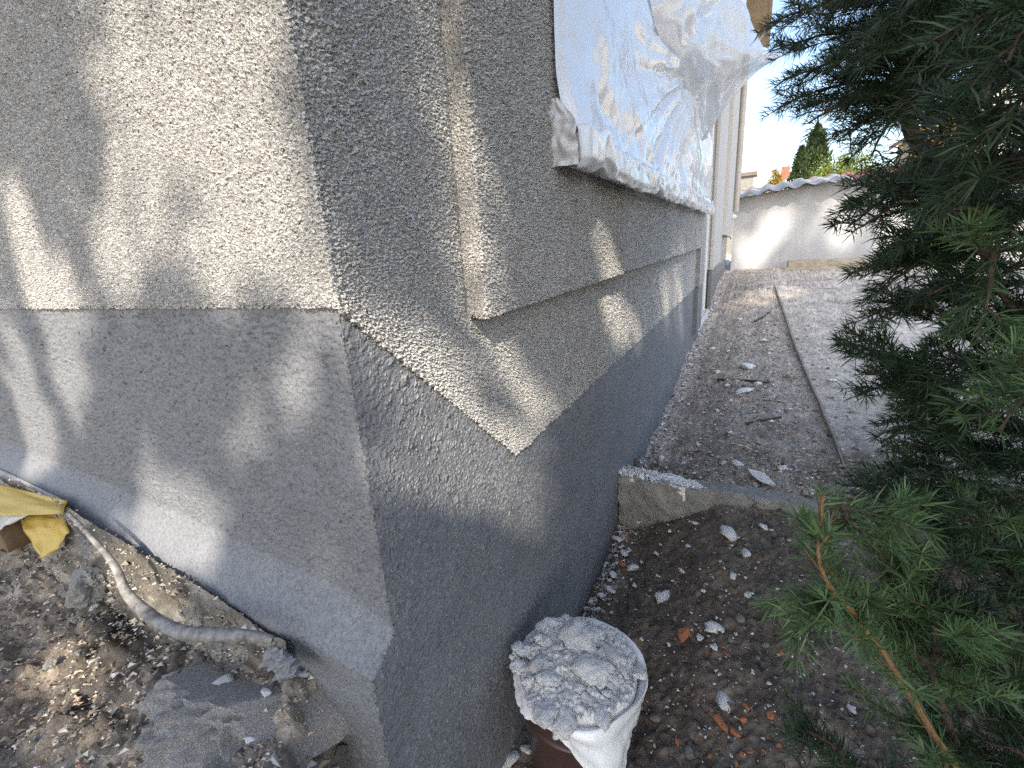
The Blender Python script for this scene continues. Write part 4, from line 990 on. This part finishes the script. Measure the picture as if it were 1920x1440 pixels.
lumps = [((1020, 1205), .036, 0, 'largest white lump at the far left rim of the bucket'), ((1085, 1205), .042, 0, 'big rough white plaster lump in the middle of the bucket'), ((1118, 1262), .040, 0, 'long curved white plaster crust right of the bucket centre'),
         ((1012, 1250), .034, 1, 'flat grey plaster piece on the left of the bucket'), ((1030, 1275), .030, 0, 'white crumbly lump left of the bucket centre'), ((1150, 1235), .034, 1, 'flat grey plaster slab at the right rim of the bucket'),
         ((1000, 1225), .026, 0, 'white crumb on the left rim of the bucket'), ((1022, 1335), .028, 0, 'white crust at the lower left rim of the bucket'), ((1055, 1350), .026, 0, 'white crust at the front rim of the bucket'),
         ((1110, 1195), .024, 0, 'cream white lump at the back of the bucket'), ((1085, 1300), .014, 0, 'small white crumb in the middle of the grey rubble'), ((1150, 1275), .022, 1, 'small grey chunk near the right rim of the bucket'),
         ((1060, 1180), .022, 1, 'grey chunk at the back rim of the bucket'), ((1130, 1345), .020, 0, 'white lump on the bag fold at the front right'), ((1060, 1310), .026, 1, 'grey crumbly chunk in the front of the bucket'), ((1105, 1320), .022, 1, 'grey chunk beside the front right rim of the bucket')]
for k, (pp, s_, wh, lb) in enumerate(lumps):
    p = onplane(*pp, 2, ZR+.012); p[2] = mound(p[0], p[1])+s_*.02
    put('plaster_lump', (PG if wh else PM)[k % (4 if wh else 6)], p, s_, lb, 'plaster lump', 'plaster lumps heaped in the bucket')
for k in range(34):
    an = random.uniform(1.3, 4.9) if k < 26 else random.uniform(-.9, 1.0); rr = random.uniform(.128, .150); x, y = BC[0]+rr*math.cos(an), BC[1]+rr*math.sin(an); s_ = random.uniform(.009, .021)
    wh_ = ['right', 'back', 'wall side', 'front'][int(((an+.785) % 6.283)/1.571) % 4]
    put('plaster_lump', PM[k % 6], (x, y, ZR+.010+s_*.2), s_, ('little' if s_ < .012 else 'mid sized' if s_ < .017 else 'chunky')+' white plaster lump stuck on the '+wh_+' rim of the bag', 'plaster lump', 'plaster lumps heaped in the bucket')
for k in range(60):
    rr = .135*math.sqrt(random.random()); an = random.random()*6.28; x, y = BC[0]+rr*math.cos(an), BC[1]+rr*math.sin(an); s_ = random.uniform(.004, .011); wh_ = ['right', 'back', 'wall side', 'front'][int(((an+.785) % 6.283)/1.571) % 4]
    put('plaster_crumb', (PM+PG)[k % 10], (x, y, mound(x, y)+s_*.3), s_, ('tiny' if s_ < .006 else 'small' if s_ < .0085 else 'larger')+(' white' if k % 10 < 6 else ' grey')+' plaster crumb '+('in the middle of the bucket' if rr < .055 else 'near the '+wh_+' rim of the bucket'), 'plaster crumb', 'plaster crumbs in the bucket')

# ------------------------------------------------------------------ debris on the dark soil
BR = [meshdata('brick_shard', *hull(200+k, 13, (1, .48, .3) if k < 4 else (1, .75, .4)), M_BRICK) for k in range(8)]
PF = [meshdata('plaster_chip', *blob(300+k, 2, .45, (1, .7, .32), .30, 1), M_PLA, True) for k in range(8)]
ST = [meshdata('stone', *blob(400+k, 2, .2, (1, .75, .5), .05, 0), M_STONE, True) for k in range(5)]
def zone(p):
    x, y = p[0], p[1]
    if y > 1.5: return 'close behind the kerb' if y < 2.3 else 'near the edging strip' if x > .75 else 'along the wall beyond the kerb' if x < .25 else 'on the strip between wall and edging' if y < 3.6 else 'far along the strip beside the wall'
    if x < .14: return 'in the trench along the wall foot' if y > .62 else 'in the gap between bucket and corner'
    if y > 1.25: return 'just in front of the kerb'
    if x > .82: return 'under the fir needles'
    if x < .42: return 'close beside the bucket' if y < .7 else 'between the bucket and the kerb'
    return 'among the brick chips right of the bucket' if y < .75 else 'in the middle of the dark soil'
def onground(name, ms, k, pp, spx, label, cat, group, sink=.2):
    p = gpt(*pp); d = np.dot(p-CAM, RR[2]); s_ = spx/F*d*.5
    if '@' in label: label = label.replace('@', zone(p)).replace('#', 'tiny' if spx < 7 else 'little' if spx < 13 else 'small' if spx < 20 else 'thumb sized')
    put(name, ms[k % len(ms)], (p[0], p[1], float(groundz(p[0], p[1]))+s_*sink), s_, label, cat, group)
bricks = [((1281, 1195), 50, 'largest orange brick shard lying on the soil right of the bucket'), ((1353, 1362), 48, 'long narrow orange brick splinter on the soil below the speckled plaster flake'), ((1377, 1377), 34, 'rounded orange brick piece beside the long splinter'),
          ((1399, 1334), 20, None), ((1394, 1352), 26, None), ((1271, 1393), 20, None), ((1464, 1226), 20, 'orange brick chip near the fir spray at the right'), ((1205, 1290), 15, None), ((1335, 1338), 12, None), ((1349, 1404), 18, None), ((1408, 1412), 20, None), ((1433, 1415), 18, None),
          ((1392, 1420), 16, None), ((1444, 1351), 22, None), ((1166, 1059), 22, 'orange brick chip close to the wall above the trench'), ((1158, 1129), 14, None), ((1358, 1216), 12, None), ((1366, 1230), 18, None), ((1299, 1308), 12, None), ((1325, 1224), 12, None), ((1460, 1400), 16, None), ((1440, 1385), 12, None), ((1380, 1435), 18, None), ((1330, 1425), 14, None), ((1290, 1420), 12, None)]
for k, (pp, s_, lb) in enumerate(bricks):
    onground('brick_shard', BR, k, pp, s_, lb or '# orange brick chip @', 'brick shard', 'orange brick chips on the soil')
plas = [((1239, 1120), 36, 'large white plaster lump on the soil straight above the bucket rim'), ((1338, 1182), 36, 'crumbly round white plaster patch right of the largest brick shard'), ((1360, 1315), 44, 'square speckled white plaster flake on the soil'), ((1278, 1071), 20, None), ((1374, 1087), 18, None), ((1457, 1107), 16, None), ((1403, 1121), 18, None),
        ((1311, 1198), 18, None), ((1336, 1215), 20, None), ((1185, 1068), 24, None), ((1144, 1106), 22, None), ((1150, 1080), 22, None), ((1399, 1042), 26, None), ((1442, 1324), 14, None), ((1365, 1005), 36, None), ((1430, 990), 18, None), ((1300, 985), 16, None), ((1199, 984), 18, None), ((1595, 1332), 20, 'white plaster chip under the fir needles at the right'),
        ((1170, 1040), 20, None), ((1160, 1015), 22, None), ((1135, 1060), 18, None), ((1128, 1120), 18, None), ((1190, 1100), 12, None), ((1255, 1215), 10, None), ((1230, 1040), 12, None), ((1320, 1110), 10, None), ((1290, 1030), 12, None), ((1255, 1000), 12, None), ((1340, 1040), 10, None), ((960, 1425), 30, None), ((985, 1410), 24, None), ((955, 1400), 18, None), ((945, 1436), 22, None)]
for k, (pp, s_, lb) in enumerate(plas):
    onground('plaster_chip', PF, k, pp, s_, lb or '# white plaster chip @', 'plaster chip', 'white plaster chips on the soil')
for k in range(150):
    pp = (random.uniform(1130, 1640), random.uniform(960, 1440)); p = gpt(*pp)
    if abs(p[1]-1.60) < .08 or np.hypot(*(p[:2]-BC)) < .17 or p[0] < .02: continue
    onground('plaster_chip', PF, k, pp, random.uniform(4, 9), '# white plaster crumb @', 'plaster chip', 'white plaster chips on the soil')
for k, (pp, s_) in enumerate([((1388, 1163), 24), ((1311, 1115), 16), ((1370, 1203), 14), ((1435, 1211), 14), ((1228, 1348), 20), ((1420, 1235), 12), ((1292, 1415), 24), ((1200, 1330), 14), ((1500, 1130), 12), ((1265, 1165), 10)]):
    onground('stone', ST, k, pp, s_, '# smooth grey pebble @', 'pebble', 'grey pebbles on the soil')
# beyond the kerb
SL = meshdata('plaster_slab', *hull(501, 10, (1, .42, .2)), M_PLA)
p = gpt(1432, 903); put('plaster_slab', SL, (p[0], p[1], p[2]+.02), .09, 'angular pale plaster slab lying just behind the kerb stone', 'plaster slab', None, (.1, .12, -.75))
for k, (pp, s_) in enumerate([((1402, 690), 34), ((1420, 722), 22), ((1363, 725), 20), ((1395, 735), 30), ((1345, 772), 12), ((1370, 815), 14), ((1310, 835), 14), ((1385, 875), 24), ((1357, 870), 12), ((1470, 880), 20), ((1290, 760), 18), ((1240, 860), 14), ((1385, 600), 12), ((1560, 715), 16), ((1345, 700), 16), ((1430, 640), 14), ((1335, 655), 14), ((1365, 660), 12)]):
    onground('plaster_chip', PF, k+3, pp, s_, '# pale plaster chip @', 'plaster chip', 'pale plaster chips beyond the kerb')
for k in range(120):
    pp = (random.uniform(1230, 1640), random.uniform(600, 900)); p = gpt(*pp)
    if p[0] < .05: continue
    onground('stone', ST+PF[:2], k, pp, random.uniform(4, 9), '# pale stone @', 'stone', 'little stones beyond the kerb')
def stick(p0, p1, r, label, group):
    a_, b_ = gpt(*p0), gpt(*p1); a_[2] = float(groundz(a_[0], a_[1]))+r; b_[2] = float(groundz(b_[0], b_[1]))+r; m = (a_+b_)/2+np.array([.02, .01, .004])
    tag(mk('stick', *tube(smooth_path([a_, m, b_], 8), np.linspace(r, r*.5, 8), 6), M_BARK), label, 'stick', group)
stick((1345, 715), (1440, 722), .012, 'flat grey brown stick lying across the ground beyond the kerb', 'sticks beyond the kerb')
stick((1400, 800), (1465, 785), .010, 'dark crooked twig on the ground near the edging strip', 'sticks beyond the kerb')
stick((1415, 605), (1445, 585), .012, 'pale bleached stick near the house end of the path', 'sticks beyond the kerb')
for (pp, lb) in (((1462, 612), 'black scrap by the edging strip, farther one'), ((1478, 648), 'black scrap by the edging strip, nearer one')):
    p = gpt(*pp); put('edging_scrap', meshdata('edging_scrap', *hull(int(pp[0]), 8, (1, .6, .15)), M_RUST), (p[0], p[1], p[2]+.006), .035, lb, 'scrap')
def leaf(p, s_, rot, label, mat=M_LEAFD, group='dead leaves on the soil'):
    a, b = np.meshgrid(np.linspace(-1, 1, 14), np.linspace(-1, 1, 18))
    wdt = (1-b*b)**.6*(.55+.12*np.cos(b*9)); X_ = a*wdt; Z_ = .18*a*a*wdt+.10*b*b+.05*np.sin(a*4+b*5)
    V = np.stack([X_, b, Z_], -1).reshape(-1, 3)
    me = meshdata('dead_leaf', V, gridfaces(14, 18), mat, True)
    put('dead_leaf', me, p, s_, label, 'leaf', group, (random.uniform(-.3, .3), random.uniform(-.2, .2), rot))
for pp, s_, r_, lb in [((1277, 1235), .027, .9, 'curled grey brown leaf below the largest brick shard'), ((1268, 1345), .024, .3, 'dark wet leaf right of the bucket'), ((1310, 1390), .026, 1.2, 'brown crumpled leaf left of the long brick splinter'), ((1300, 850), .05, 1.5, 'pale dead leaf on the ground behind the kerb')]:
    p = gpt(*pp); leaf((p[0], p[1], p[2]+.006), s_, r_, lb)

# uncountable crumbs, gravel, fallen needles
def scatter(name, n, fn, smin, smax, tones, kind_label, seed, mat, flat=.6, sink=.15):
    g_ = np.random.default_rng(seed); XY = fn(g_, n); n = len(XY)
    z = groundz(XY[:, 0], XY[:, 1])
    base = np.array([(1, 0, 0), (-.5, .8, 0), (-.6, -.75, 0), (.1, .1, .8), (-.1, 0, -.6)]); tri = np.array([(0, 1, 3), (1, 2, 3), (2, 0, 3), (1, 0, 4), (2, 1, 4), (0, 2, 4)])
    s_ = (smin+(smax-smin)*g_.random(n)**2.6)[:, None, None]
    sh = base[None]*(1+.35*g_.standard_normal((n, 5, 3)))*np.array([1, 1, flat]); a_ = g_.random(n)*6.28; ca, sa = np.cos(a_)[:, None], np.sin(a_)[:, None]
    sh = np.stack([sh[..., 0]*ca-sh[..., 1]*sa, sh[..., 0]*sa+sh[..., 1]*ca, sh[..., 2]], -1)*s_
    V = (np.stack([XY[:, 0], XY[:, 1], z], -1)[:, None]+sh+np.array([0, 0, 1])*s_*sink).reshape(-1, 3)
    Fq = (tri[None]+np.arange(n)[:, None, None]*5).reshape(-1, 3)
    tn = np.array([t[1] for t in tones]); pr = np.array([t[0] for t in tones], float); c = tn[g_.choice(len(tn), n, p=pr/pr.sum())]*(.75+.5*g_.random(n))[:, None]
    return tag(mk(name, V, Fq, mat, None, False, np.repeat(np.clip(c, .01, .8), 5, 0)), kind_label, name.replace('_', ' '), None, 'stuff')
M_CRUMB = tonemat('crumbs', 90, .25, .9, .0)
WHT, GRY, DRK, ORG, BRN = (.78, .78, .76), (.34, .33, .31), (.10, .088, .075), (.50, .22, .10), (.24, .18, .13)
def near_soil(g_, n):
    p = np.stack([g_.uniform(.015, 1.35, n), g_.uniform(.1, 1.54, n)], -1); w_ = np.where(g_.random(n) < .3, 1, g_.random(n)); return p[np.hypot(*(p-BC).T) > .15]
scatter('crumbs', 8500, near_soil, .0012, .0065, [(3.4, WHT), (3, GRY), (4, DRK), (.25, ORG), (2, BRN)], 'fine pale crumbs and grit over the dark soil near the bucket', 31, M_CRUMB)
def wall_foot(g_, n): return np.stack([.01+np.abs(g_.normal(0, .045, n)), g_.uniform(.55, 1.54, n)], -1)
scatter('wall_foot_rubble', 1500, wall_foot, .003, .016, [(4, WHT), (3, GRY), (2, DRK), (.4, ORG)], 'white render rubble in the trench along the foot of the plinth', 32, M_CRUMB)
def wall_foot2(g_, n): return np.stack([.005+np.abs(g_.normal(0, .05, n)), g_.uniform(1.67, 7, n)], -1)
scatter('wall_foot_rubble', 1500, wall_foot2, .004, .02, [(3, WHT), (3, GRY), (1, DRK)], 'pale render crumbs along the wall foot beyond the kerb', 36, M_CRUMB)
def far_ground(g_, n): y = 1.66+8*g_.random(n)**1.7; p = np.stack([g_.uniform(.02, 3.4, n)*(.35+.65*g_.random(n)), y], -1); return p[(p[:, 0] < EDX(y)) | (y < 2.1) | (g_.random(n) < .12)]
scatter('gravel', 24000, far_ground, .003, .018, [(3.0, (.56, .50, .42)), (4, (.45, .39, .325)), (2.2, (.33, .27, .21)), (.5, DRK), (.6, WHT)], 'loose pale gravel and grit on the ground beyond the kerb', 33, M_CRUMB)
def left_rub(g_, n):
    p = np.stack([-.12-1.7*g_.random(n)**1.2, -.06-.6*g_.random(n)], -1); return p
scatter('asphalt_rubble', 17000, left_rub, .0018, .0085, [(3, (.28, .25, .215)), (2.0, (.13, .12, .105)), (3.4, (.40, .32, .23)), (1.6, (.56, .51, .44)), (.22, WHT), (.05, ORG)], 'crumbled dark asphalt and grit left of the house corner', 34, M_CRUMB)
def pit(g_, n): return np.stack([g_.uniform(-.12, .12, n), g_.uniform(-.5, .0, n)], -1)
scatter('asphalt_rubble', 900, pit, .004, .022, [(2, GRY), (3, DRK), (2, BRN), (.3, WHT)], 'loose rubble at the bottom of the dig by the corner', 35, M_CRUMB)
# fallen needles
g_ = np.random.default_rng(41); n = 2600
xy = np.stack([g_.uniform(.2, 1.5, n), g_.uniform(.1, 1.53, n)], -1); a_ = g_.random(n)*6.28; ln = g_.uniform(.008, .016, n); d = np.stack([np.cos(a_)*ln, np.sin(a_)*ln, .003*g_.standard_normal(n)], -1)
c0 = np.stack([xy[:, 0], xy[:, 1], groundz(xy[:, 0], xy[:, 1])+.003], -1); sd_ = np.stack([-np.sin(a_), np.cos(a_), 0*a_], -1)*.0007; upn = np.array([0, 0, .0012])
V = np.stack([c0-d-sd_, c0-d+sd_, c0+d, c0+upn], 1).reshape(-1, 3); i = np.arange(n)[:, None]*4
tag(mk('fallen_needles', V, np.concatenate([i+np.array([[0, 1, 3]]), i+np.array([[1, 2, 3]]), i+np.array([[2, 0, 3]])]), M_CRUMB, None, False, np.repeat(np.array([.20, .13, .08])*(.6+.7*g_.random(n))[:, None], 4, 0)), 'dry brown needles fallen under the fir', 'needles', None, 'stuff')

# ------------------------------------------------------------------ rubble side left of the corner
# old mortar left sticking along the foot of the flare
mx = np.arange(-1.45, -.20, .004); mt = np.linspace(0, 1, 26); A, Bq = np.meshgrid(mx, mt)
ztop = np.interp(A, [-1.6, -1.07, -.74, -.46, -.27], [-.478, -.493, -.528, -.560, -.600]); wd = (.060+.015*samp(T_SM, A*.9, A*0))*(.45+.55*ss(-.90, -.62, A))
wd = wd*ss(-.21, -.30, A)*ss(-1.45, -1.3, A)+.004
Ym = -.070-wd*Bq**.9; Zm = ztop-(ztop-(lefttop(A, -.12)-.02))*Bq**.8
nn = samp(T_LOW2, A*.55, Bq*.06+A*.1)+.6*samp(T_SM, A*2.2, Bq*.3); n3 = samp(T_FINE, A*.6, Bq*.06)
hole = np.exp(-((A+.585)/.018)**2-((Bq-.42)/.13)**2)
Ym = Ym-(.010*nn+.004*n3)*np.sin(np.pi*np.clip(Bq, .05, 1))+.03*hole; Zm = Zm+.008*nn*Bq+.003*n3-.01*hole
nz = samp(T_LOW2, A*1.4+.2, Bq*.6)
MP = np.stack([A, Ym, Zm], -1).reshape(-1, 3)
tone = np.array([.28, .255, .215])*(1+.25*nz.reshape(-1, 1))*(1-.6*ss(.5, -.3, samp(T_LOW, A*1.3, Bq*.6)).reshape(-1, 1))
M_MORT = tonemat('old_mortar', 260, .5, .95, .003)
tag(mk('mortar_ridge', np.stack([A, Ym, Zm], -1).reshape(-1, 3), gridfaces(len(mx), 26), M_MORT, None, True, np.clip(tone, .03, .6)), 'crumbly sand coloured old mortar clinging under the flared plinth', 'mortar')
g_ = np.random.default_rng(63); n = 2600; pk = MP[g_.integers(0, len(MP), n)]+g_.standard_normal((n, 3))*.003; pk = pk[pk[:, 0] < -.25]; n = len(pk)
sz = (.0022+.0075*g_.random(n)**5)[:, None, None]; sh = np.array([(1, 0, 0), (-.5, .8, 0), (-.6, -.75, 0), (.1, .1, .9), (-.1, 0, -.8)])[None]*(1+.45*g_.standard_normal((n, 5, 3)))*np.array([1, 1, .65])*sz
tri = np.array([(0, 1, 3), (1, 2, 3), (2, 0, 3), (1, 0, 4), (2, 1, 4), (0, 2, 4)]); tn = np.array([(.42, .38, .31), (.25, .23, .20), (.12, .11, .10), (.6, .59, .56)])[g_.choice(4, n, p=[.28, .40, .28, .04])]*(.7+.5*g_.random(n))[:, None]
tag(mk('mortar_crumbs', (pk[:, None]+np.array([0, -.002, .001])+sh).reshape(-1, 3), (tri[None]+np.arange(n)[:, None, None]*5).reshape(-1, 3), M_CRUMB, None, False, np.repeat(tn, 5, 0)), 'loose crumbs of old mortar and render along the plinth foot', 'mortar crumbs', None, 'stuff')
# dusty hose
hp = [(128, 962, -.575), (170, 1005, -.612), (215, 1060, -.635), (238, 1112, -.645), (275, 1150, -.645), (330, 1182, -.645), (400, 1190, -.640), (455, 1190, -.640), (512, 1198, -.650)]
hy = [-.118, -.132, -.142, -.148, -.150, -.148, -.135, -.118, -.095]     # it leans on the mortar along the plinth foot
hpts = smooth_path([onplane(a_, b_, 1, y_) for (a_, b_, z_), y_ in zip(hp, hy)], 90)
hr = np.interp(np.linspace(0, 1, 90), [0, .12, .3, .45, .75, .93, 1], [.004, .005, .008, .012, .013, .010, .006])
V, Q = tube(hpts, hr*(1+.06*samp(T_SM, np.linspace(0, 1.5, 90), np.zeros(90))), 14); V += .0007*np.stack([samp(T_SM, V[:, 0]*2, V[:, 1]*2+k*.3) for k in range(3)], 1)
tag(mk('hose', V, Q, M_HOSE), 'bent plaster dusted hose lying along the foot of the left plinth', 'hose')
# masking paper, tape and the board they hang on
bd = thing('wooden_board', (-1.45, -.20, -.62), 'brown wooden board under the masking paper at the left', 'board')
q0 = onplane(-80, 1010, 2, -.56); q1 = onplane(95, 975, 2, -.56)
vv, qq = slabmesh(-2.1, -1.28, -.14, -.085, -.66, -.555, (40, 6, 8), .003); mk('board_body', vv, qq, M_BOARD, bd)
def sheet(name, quad, n, mat, label, cat, bumpy=.004, ser=None):
    c = [onplane(a_, b_, 2, z_) for a_, b_, z_ in quad]
    A, Bq = np.meshgrid(np.linspace(0, 1, n), np.linspace(0, 1, n))
    P = (c[0]*(1-A[..., None])*(1-Bq[..., None])+c[1]*A[..., None]*(1-Bq[..., None])+c[2]*A[..., None]*Bq[..., None]+c[3]*(1-A[..., None])*Bq[..., None])
    P = P+np.array([.3, -.6, 1])*(bumpy*samp(T_SM, A*.6+.3, Bq*.6)+bumpy*.5*np.sin(A*5+Bq*3))[..., None]
    o = mk(name, P.reshape(-1, 3), gridfaces(n, n), mat); b_ = o.modifiers.new('thickness', 'SOLIDIFY'); b_.thickness = .0006
    return tag(o, label, cat)
sheet('masking_paper', [(-60, 850, -.475), (122, 938, -.500), (20, 985, -.545), (-60, 1020, -.56)], 24, M_PAPER, 'dusty pale masking paper along the plinth foot at the far left', 'masking paper')
sheet('yellow_tape', [(-40, 898, -.488), (125, 938, -.490), (120, 965, -.505), (-40, 965, -.520)], 16, M_TAPE, 'strip of yellow masking tape stuck along the paper edge', 'tape', .002)
sheet('yellow_tape', [(35, 972, -.548), (115, 940, -.520), (133, 1000, -.58), (78, 1047, -.64)], 18, M_TAPE, 'torn yellow masking tape end hanging down beside the hose', 'tape', .004)
# lumps and slabs
CL = [meshdata('concrete_lump', *blob(600+k, 4, .30, (1, .8, .75), .16, 7), M_CON, False) for k in range(3)]
AS = [meshdata('asphalt_block', *blob(620+k, 4, .25, (1, .8, .6), .12, 8), M_CONB, False) for k in range(3)]
p = onplane(163, 1094, 2, -.64); put('concrete_lump', CL[0], p, .050, 'jagged grey concrete lump lying beside the bend of the hose', 'concrete lump', None, (.3, .2, .6))
p = onplane(130, 1104, 2, -.665); put('concrete_lump', CL[1], p, .024, 'smaller concrete lump left of the jagged one', 'concrete lump', None, (.2, -.1, 2))
for pp, z_, s_, k, lb in [((560, 1370), -.87, .10, 0, 'broken dark asphalt block standing in the dig next to the corner'), ((640, 1425), -1.0, .085, 1, 'dark stone block lowest in the dig by the corner'), ((505, 1420), -.80, .085, 2, 'dark broken slab edge at the bottom of the picture')]:
    p = onplane(*pp, 2, z_); put('asphalt_block', AS[k], p, s_, lb, 'asphalt block', 'broken blocks in the dig', (.4*k, .3, 1.1*k))
# broken slab of old paving with speckled top
a = NT('speckled_slab'); f = a.noise(60, 5, .7); c = a.ramp(f, [(.30, (.20, .19, .17)), (.48, (.36, .34, .31)), (.60, (.52, .50, .47)), (.68, (.78, .78, .76))])
M_SLAB = a.fin(c, .95, a.bump(a.noise(150, 6, .7), .006, 1.))
SB = meshdata('broken_paving', *blob(701, 5, .22, (1, .78, .42), .16, 6), M_SLAB, False)
p = onplane(470, 1340, 2, -.715); put('broken_paving', SB, p, .15, 'broken speckled grey paving slab overhanging the dig left of the corner', 'paving slab', None, (.10, .12, .5))
for pp, s_, lb in [((425, 1275), .020, 'white plaster splash on the back edge of the broken paving'), ((500, 1300), .012, 'white plaster fleck near the corner side of the broken paving'), ((400, 1345), .010, 'small white fleck in the middle of the broken paving'), ((470, 1385), .013, 'grey white fleck on the front of the broken paving')]:
    p = onplane(*pp, 2, -.672); put('plaster_chip', PF[int(s_*1000) % 8], p, s_, lb, 'plaster chip')
# peeled flakes, and wrinkled render skin at the corner foot
A, Bq = np.meshgrid(np.linspace(0, 1, 26), np.linspace(0, 1, 26))
c = [onplane(515, 1195, 1, -0.082), onplane(560, 1225, 1, -0.086), onplane(585, 1262, 1, -0.091), onplane(520, 1265, 1, -0.101)]
P = (c[0]*(1-A[..., None])*(1-Bq[..., None])+c[1]*A[..., None]*(1-Bq[..., None])+c[2]*A[..., None]*Bq[..., None]+c[3]*(1-A[..., None])*Bq[..., None])
P[..., 1] -= .010*np.abs(samp(T_SM, A*.8, Bq*.8))+.004*np.abs(samp(T_SM, A*1.7+.2, Bq*1.7))
tag(mk('render_skin', P.reshape(-1, 3), gridfaces(26, 26), M_PL), 'wrinkled grey render skin squeezed out at the end of the hose', 'render flake')
for pp, z_, s_, r_, lb, mt_ in [((478, 1240), -.640, .028, .9, 'curled dusty leaf beside the end of the hose', M_LEAFD), ((440, 1250), -.648, .018, 2.2, 'pale dusty leaf lying on the broken paving', M_HOSE), ((345, 1305), -.68, .020, 2.6, 'grey brown leaf at the edge of the broken paving', M_HOSE)]:
    leaf(onplane(*pp, 2, z_), s_, r_, lb, mt_, 'dusty leaves by the hose')
for pp, s_, ms, nm, lb, ct in [((112, 1378), 36, PF, 'plaster_chip', 'white plaster flake on the asphalt rubble at the lower left', 'plaster chip'), ((100, 1221), 13, BR[4:], 'brick_shard', 'orange crumb on the dark rubble below the concrete lump', 'brick shard'), ((37, 1290), 12, BR[4:], 'brick_shard', 'orange crumb nearest the left edge of the rubble', 'brick shard'),
                               ((180, 1140), 20, PF, 'plaster_chip', 'white crumb just below the jagged concrete lump', 'plaster chip'), ((345, 1270), 24, PF, 'plaster_chip', 'white plaster smear beside the broken paving', 'plaster chip'), ((280, 1232), 16, PF, 'plaster_chip', 'white crumb in the warm lit rubble', 'plaster chip')]:
    p = gpt(*pp); d = np.dot(p-CAM, RR[2]); put(nm, ms[0], (p[0], p[1], p[2]+.004), s_/F*d*.5, lb, ct)
for k in range(90):
    p = np.array([-.2-1.3*random.random(), -.10-.42*random.random()]); s_ = random.uniform(.006, .018)
    put('asphalt_chunk', AS[k % 3] if k % 3 else CL[1], (p[0], p[1], float(groundz(*p))+s_*.2), s_, ('small' if s_ < .01 else 'mid sized' if s_ < .014 else 'bigger')+(' dark asphalt' if k % 3 else ' grey concrete')+' chunk '+('beside the broken paving' if p[0] > -.5 else 'just below the hose' if p[0] > -.85 and p[1] > -.25 else 'below the concrete lump' if p[0] > -.95 else 'below the yellow tape'), 'asphalt chunk', 'asphalt chunks left of the corner')
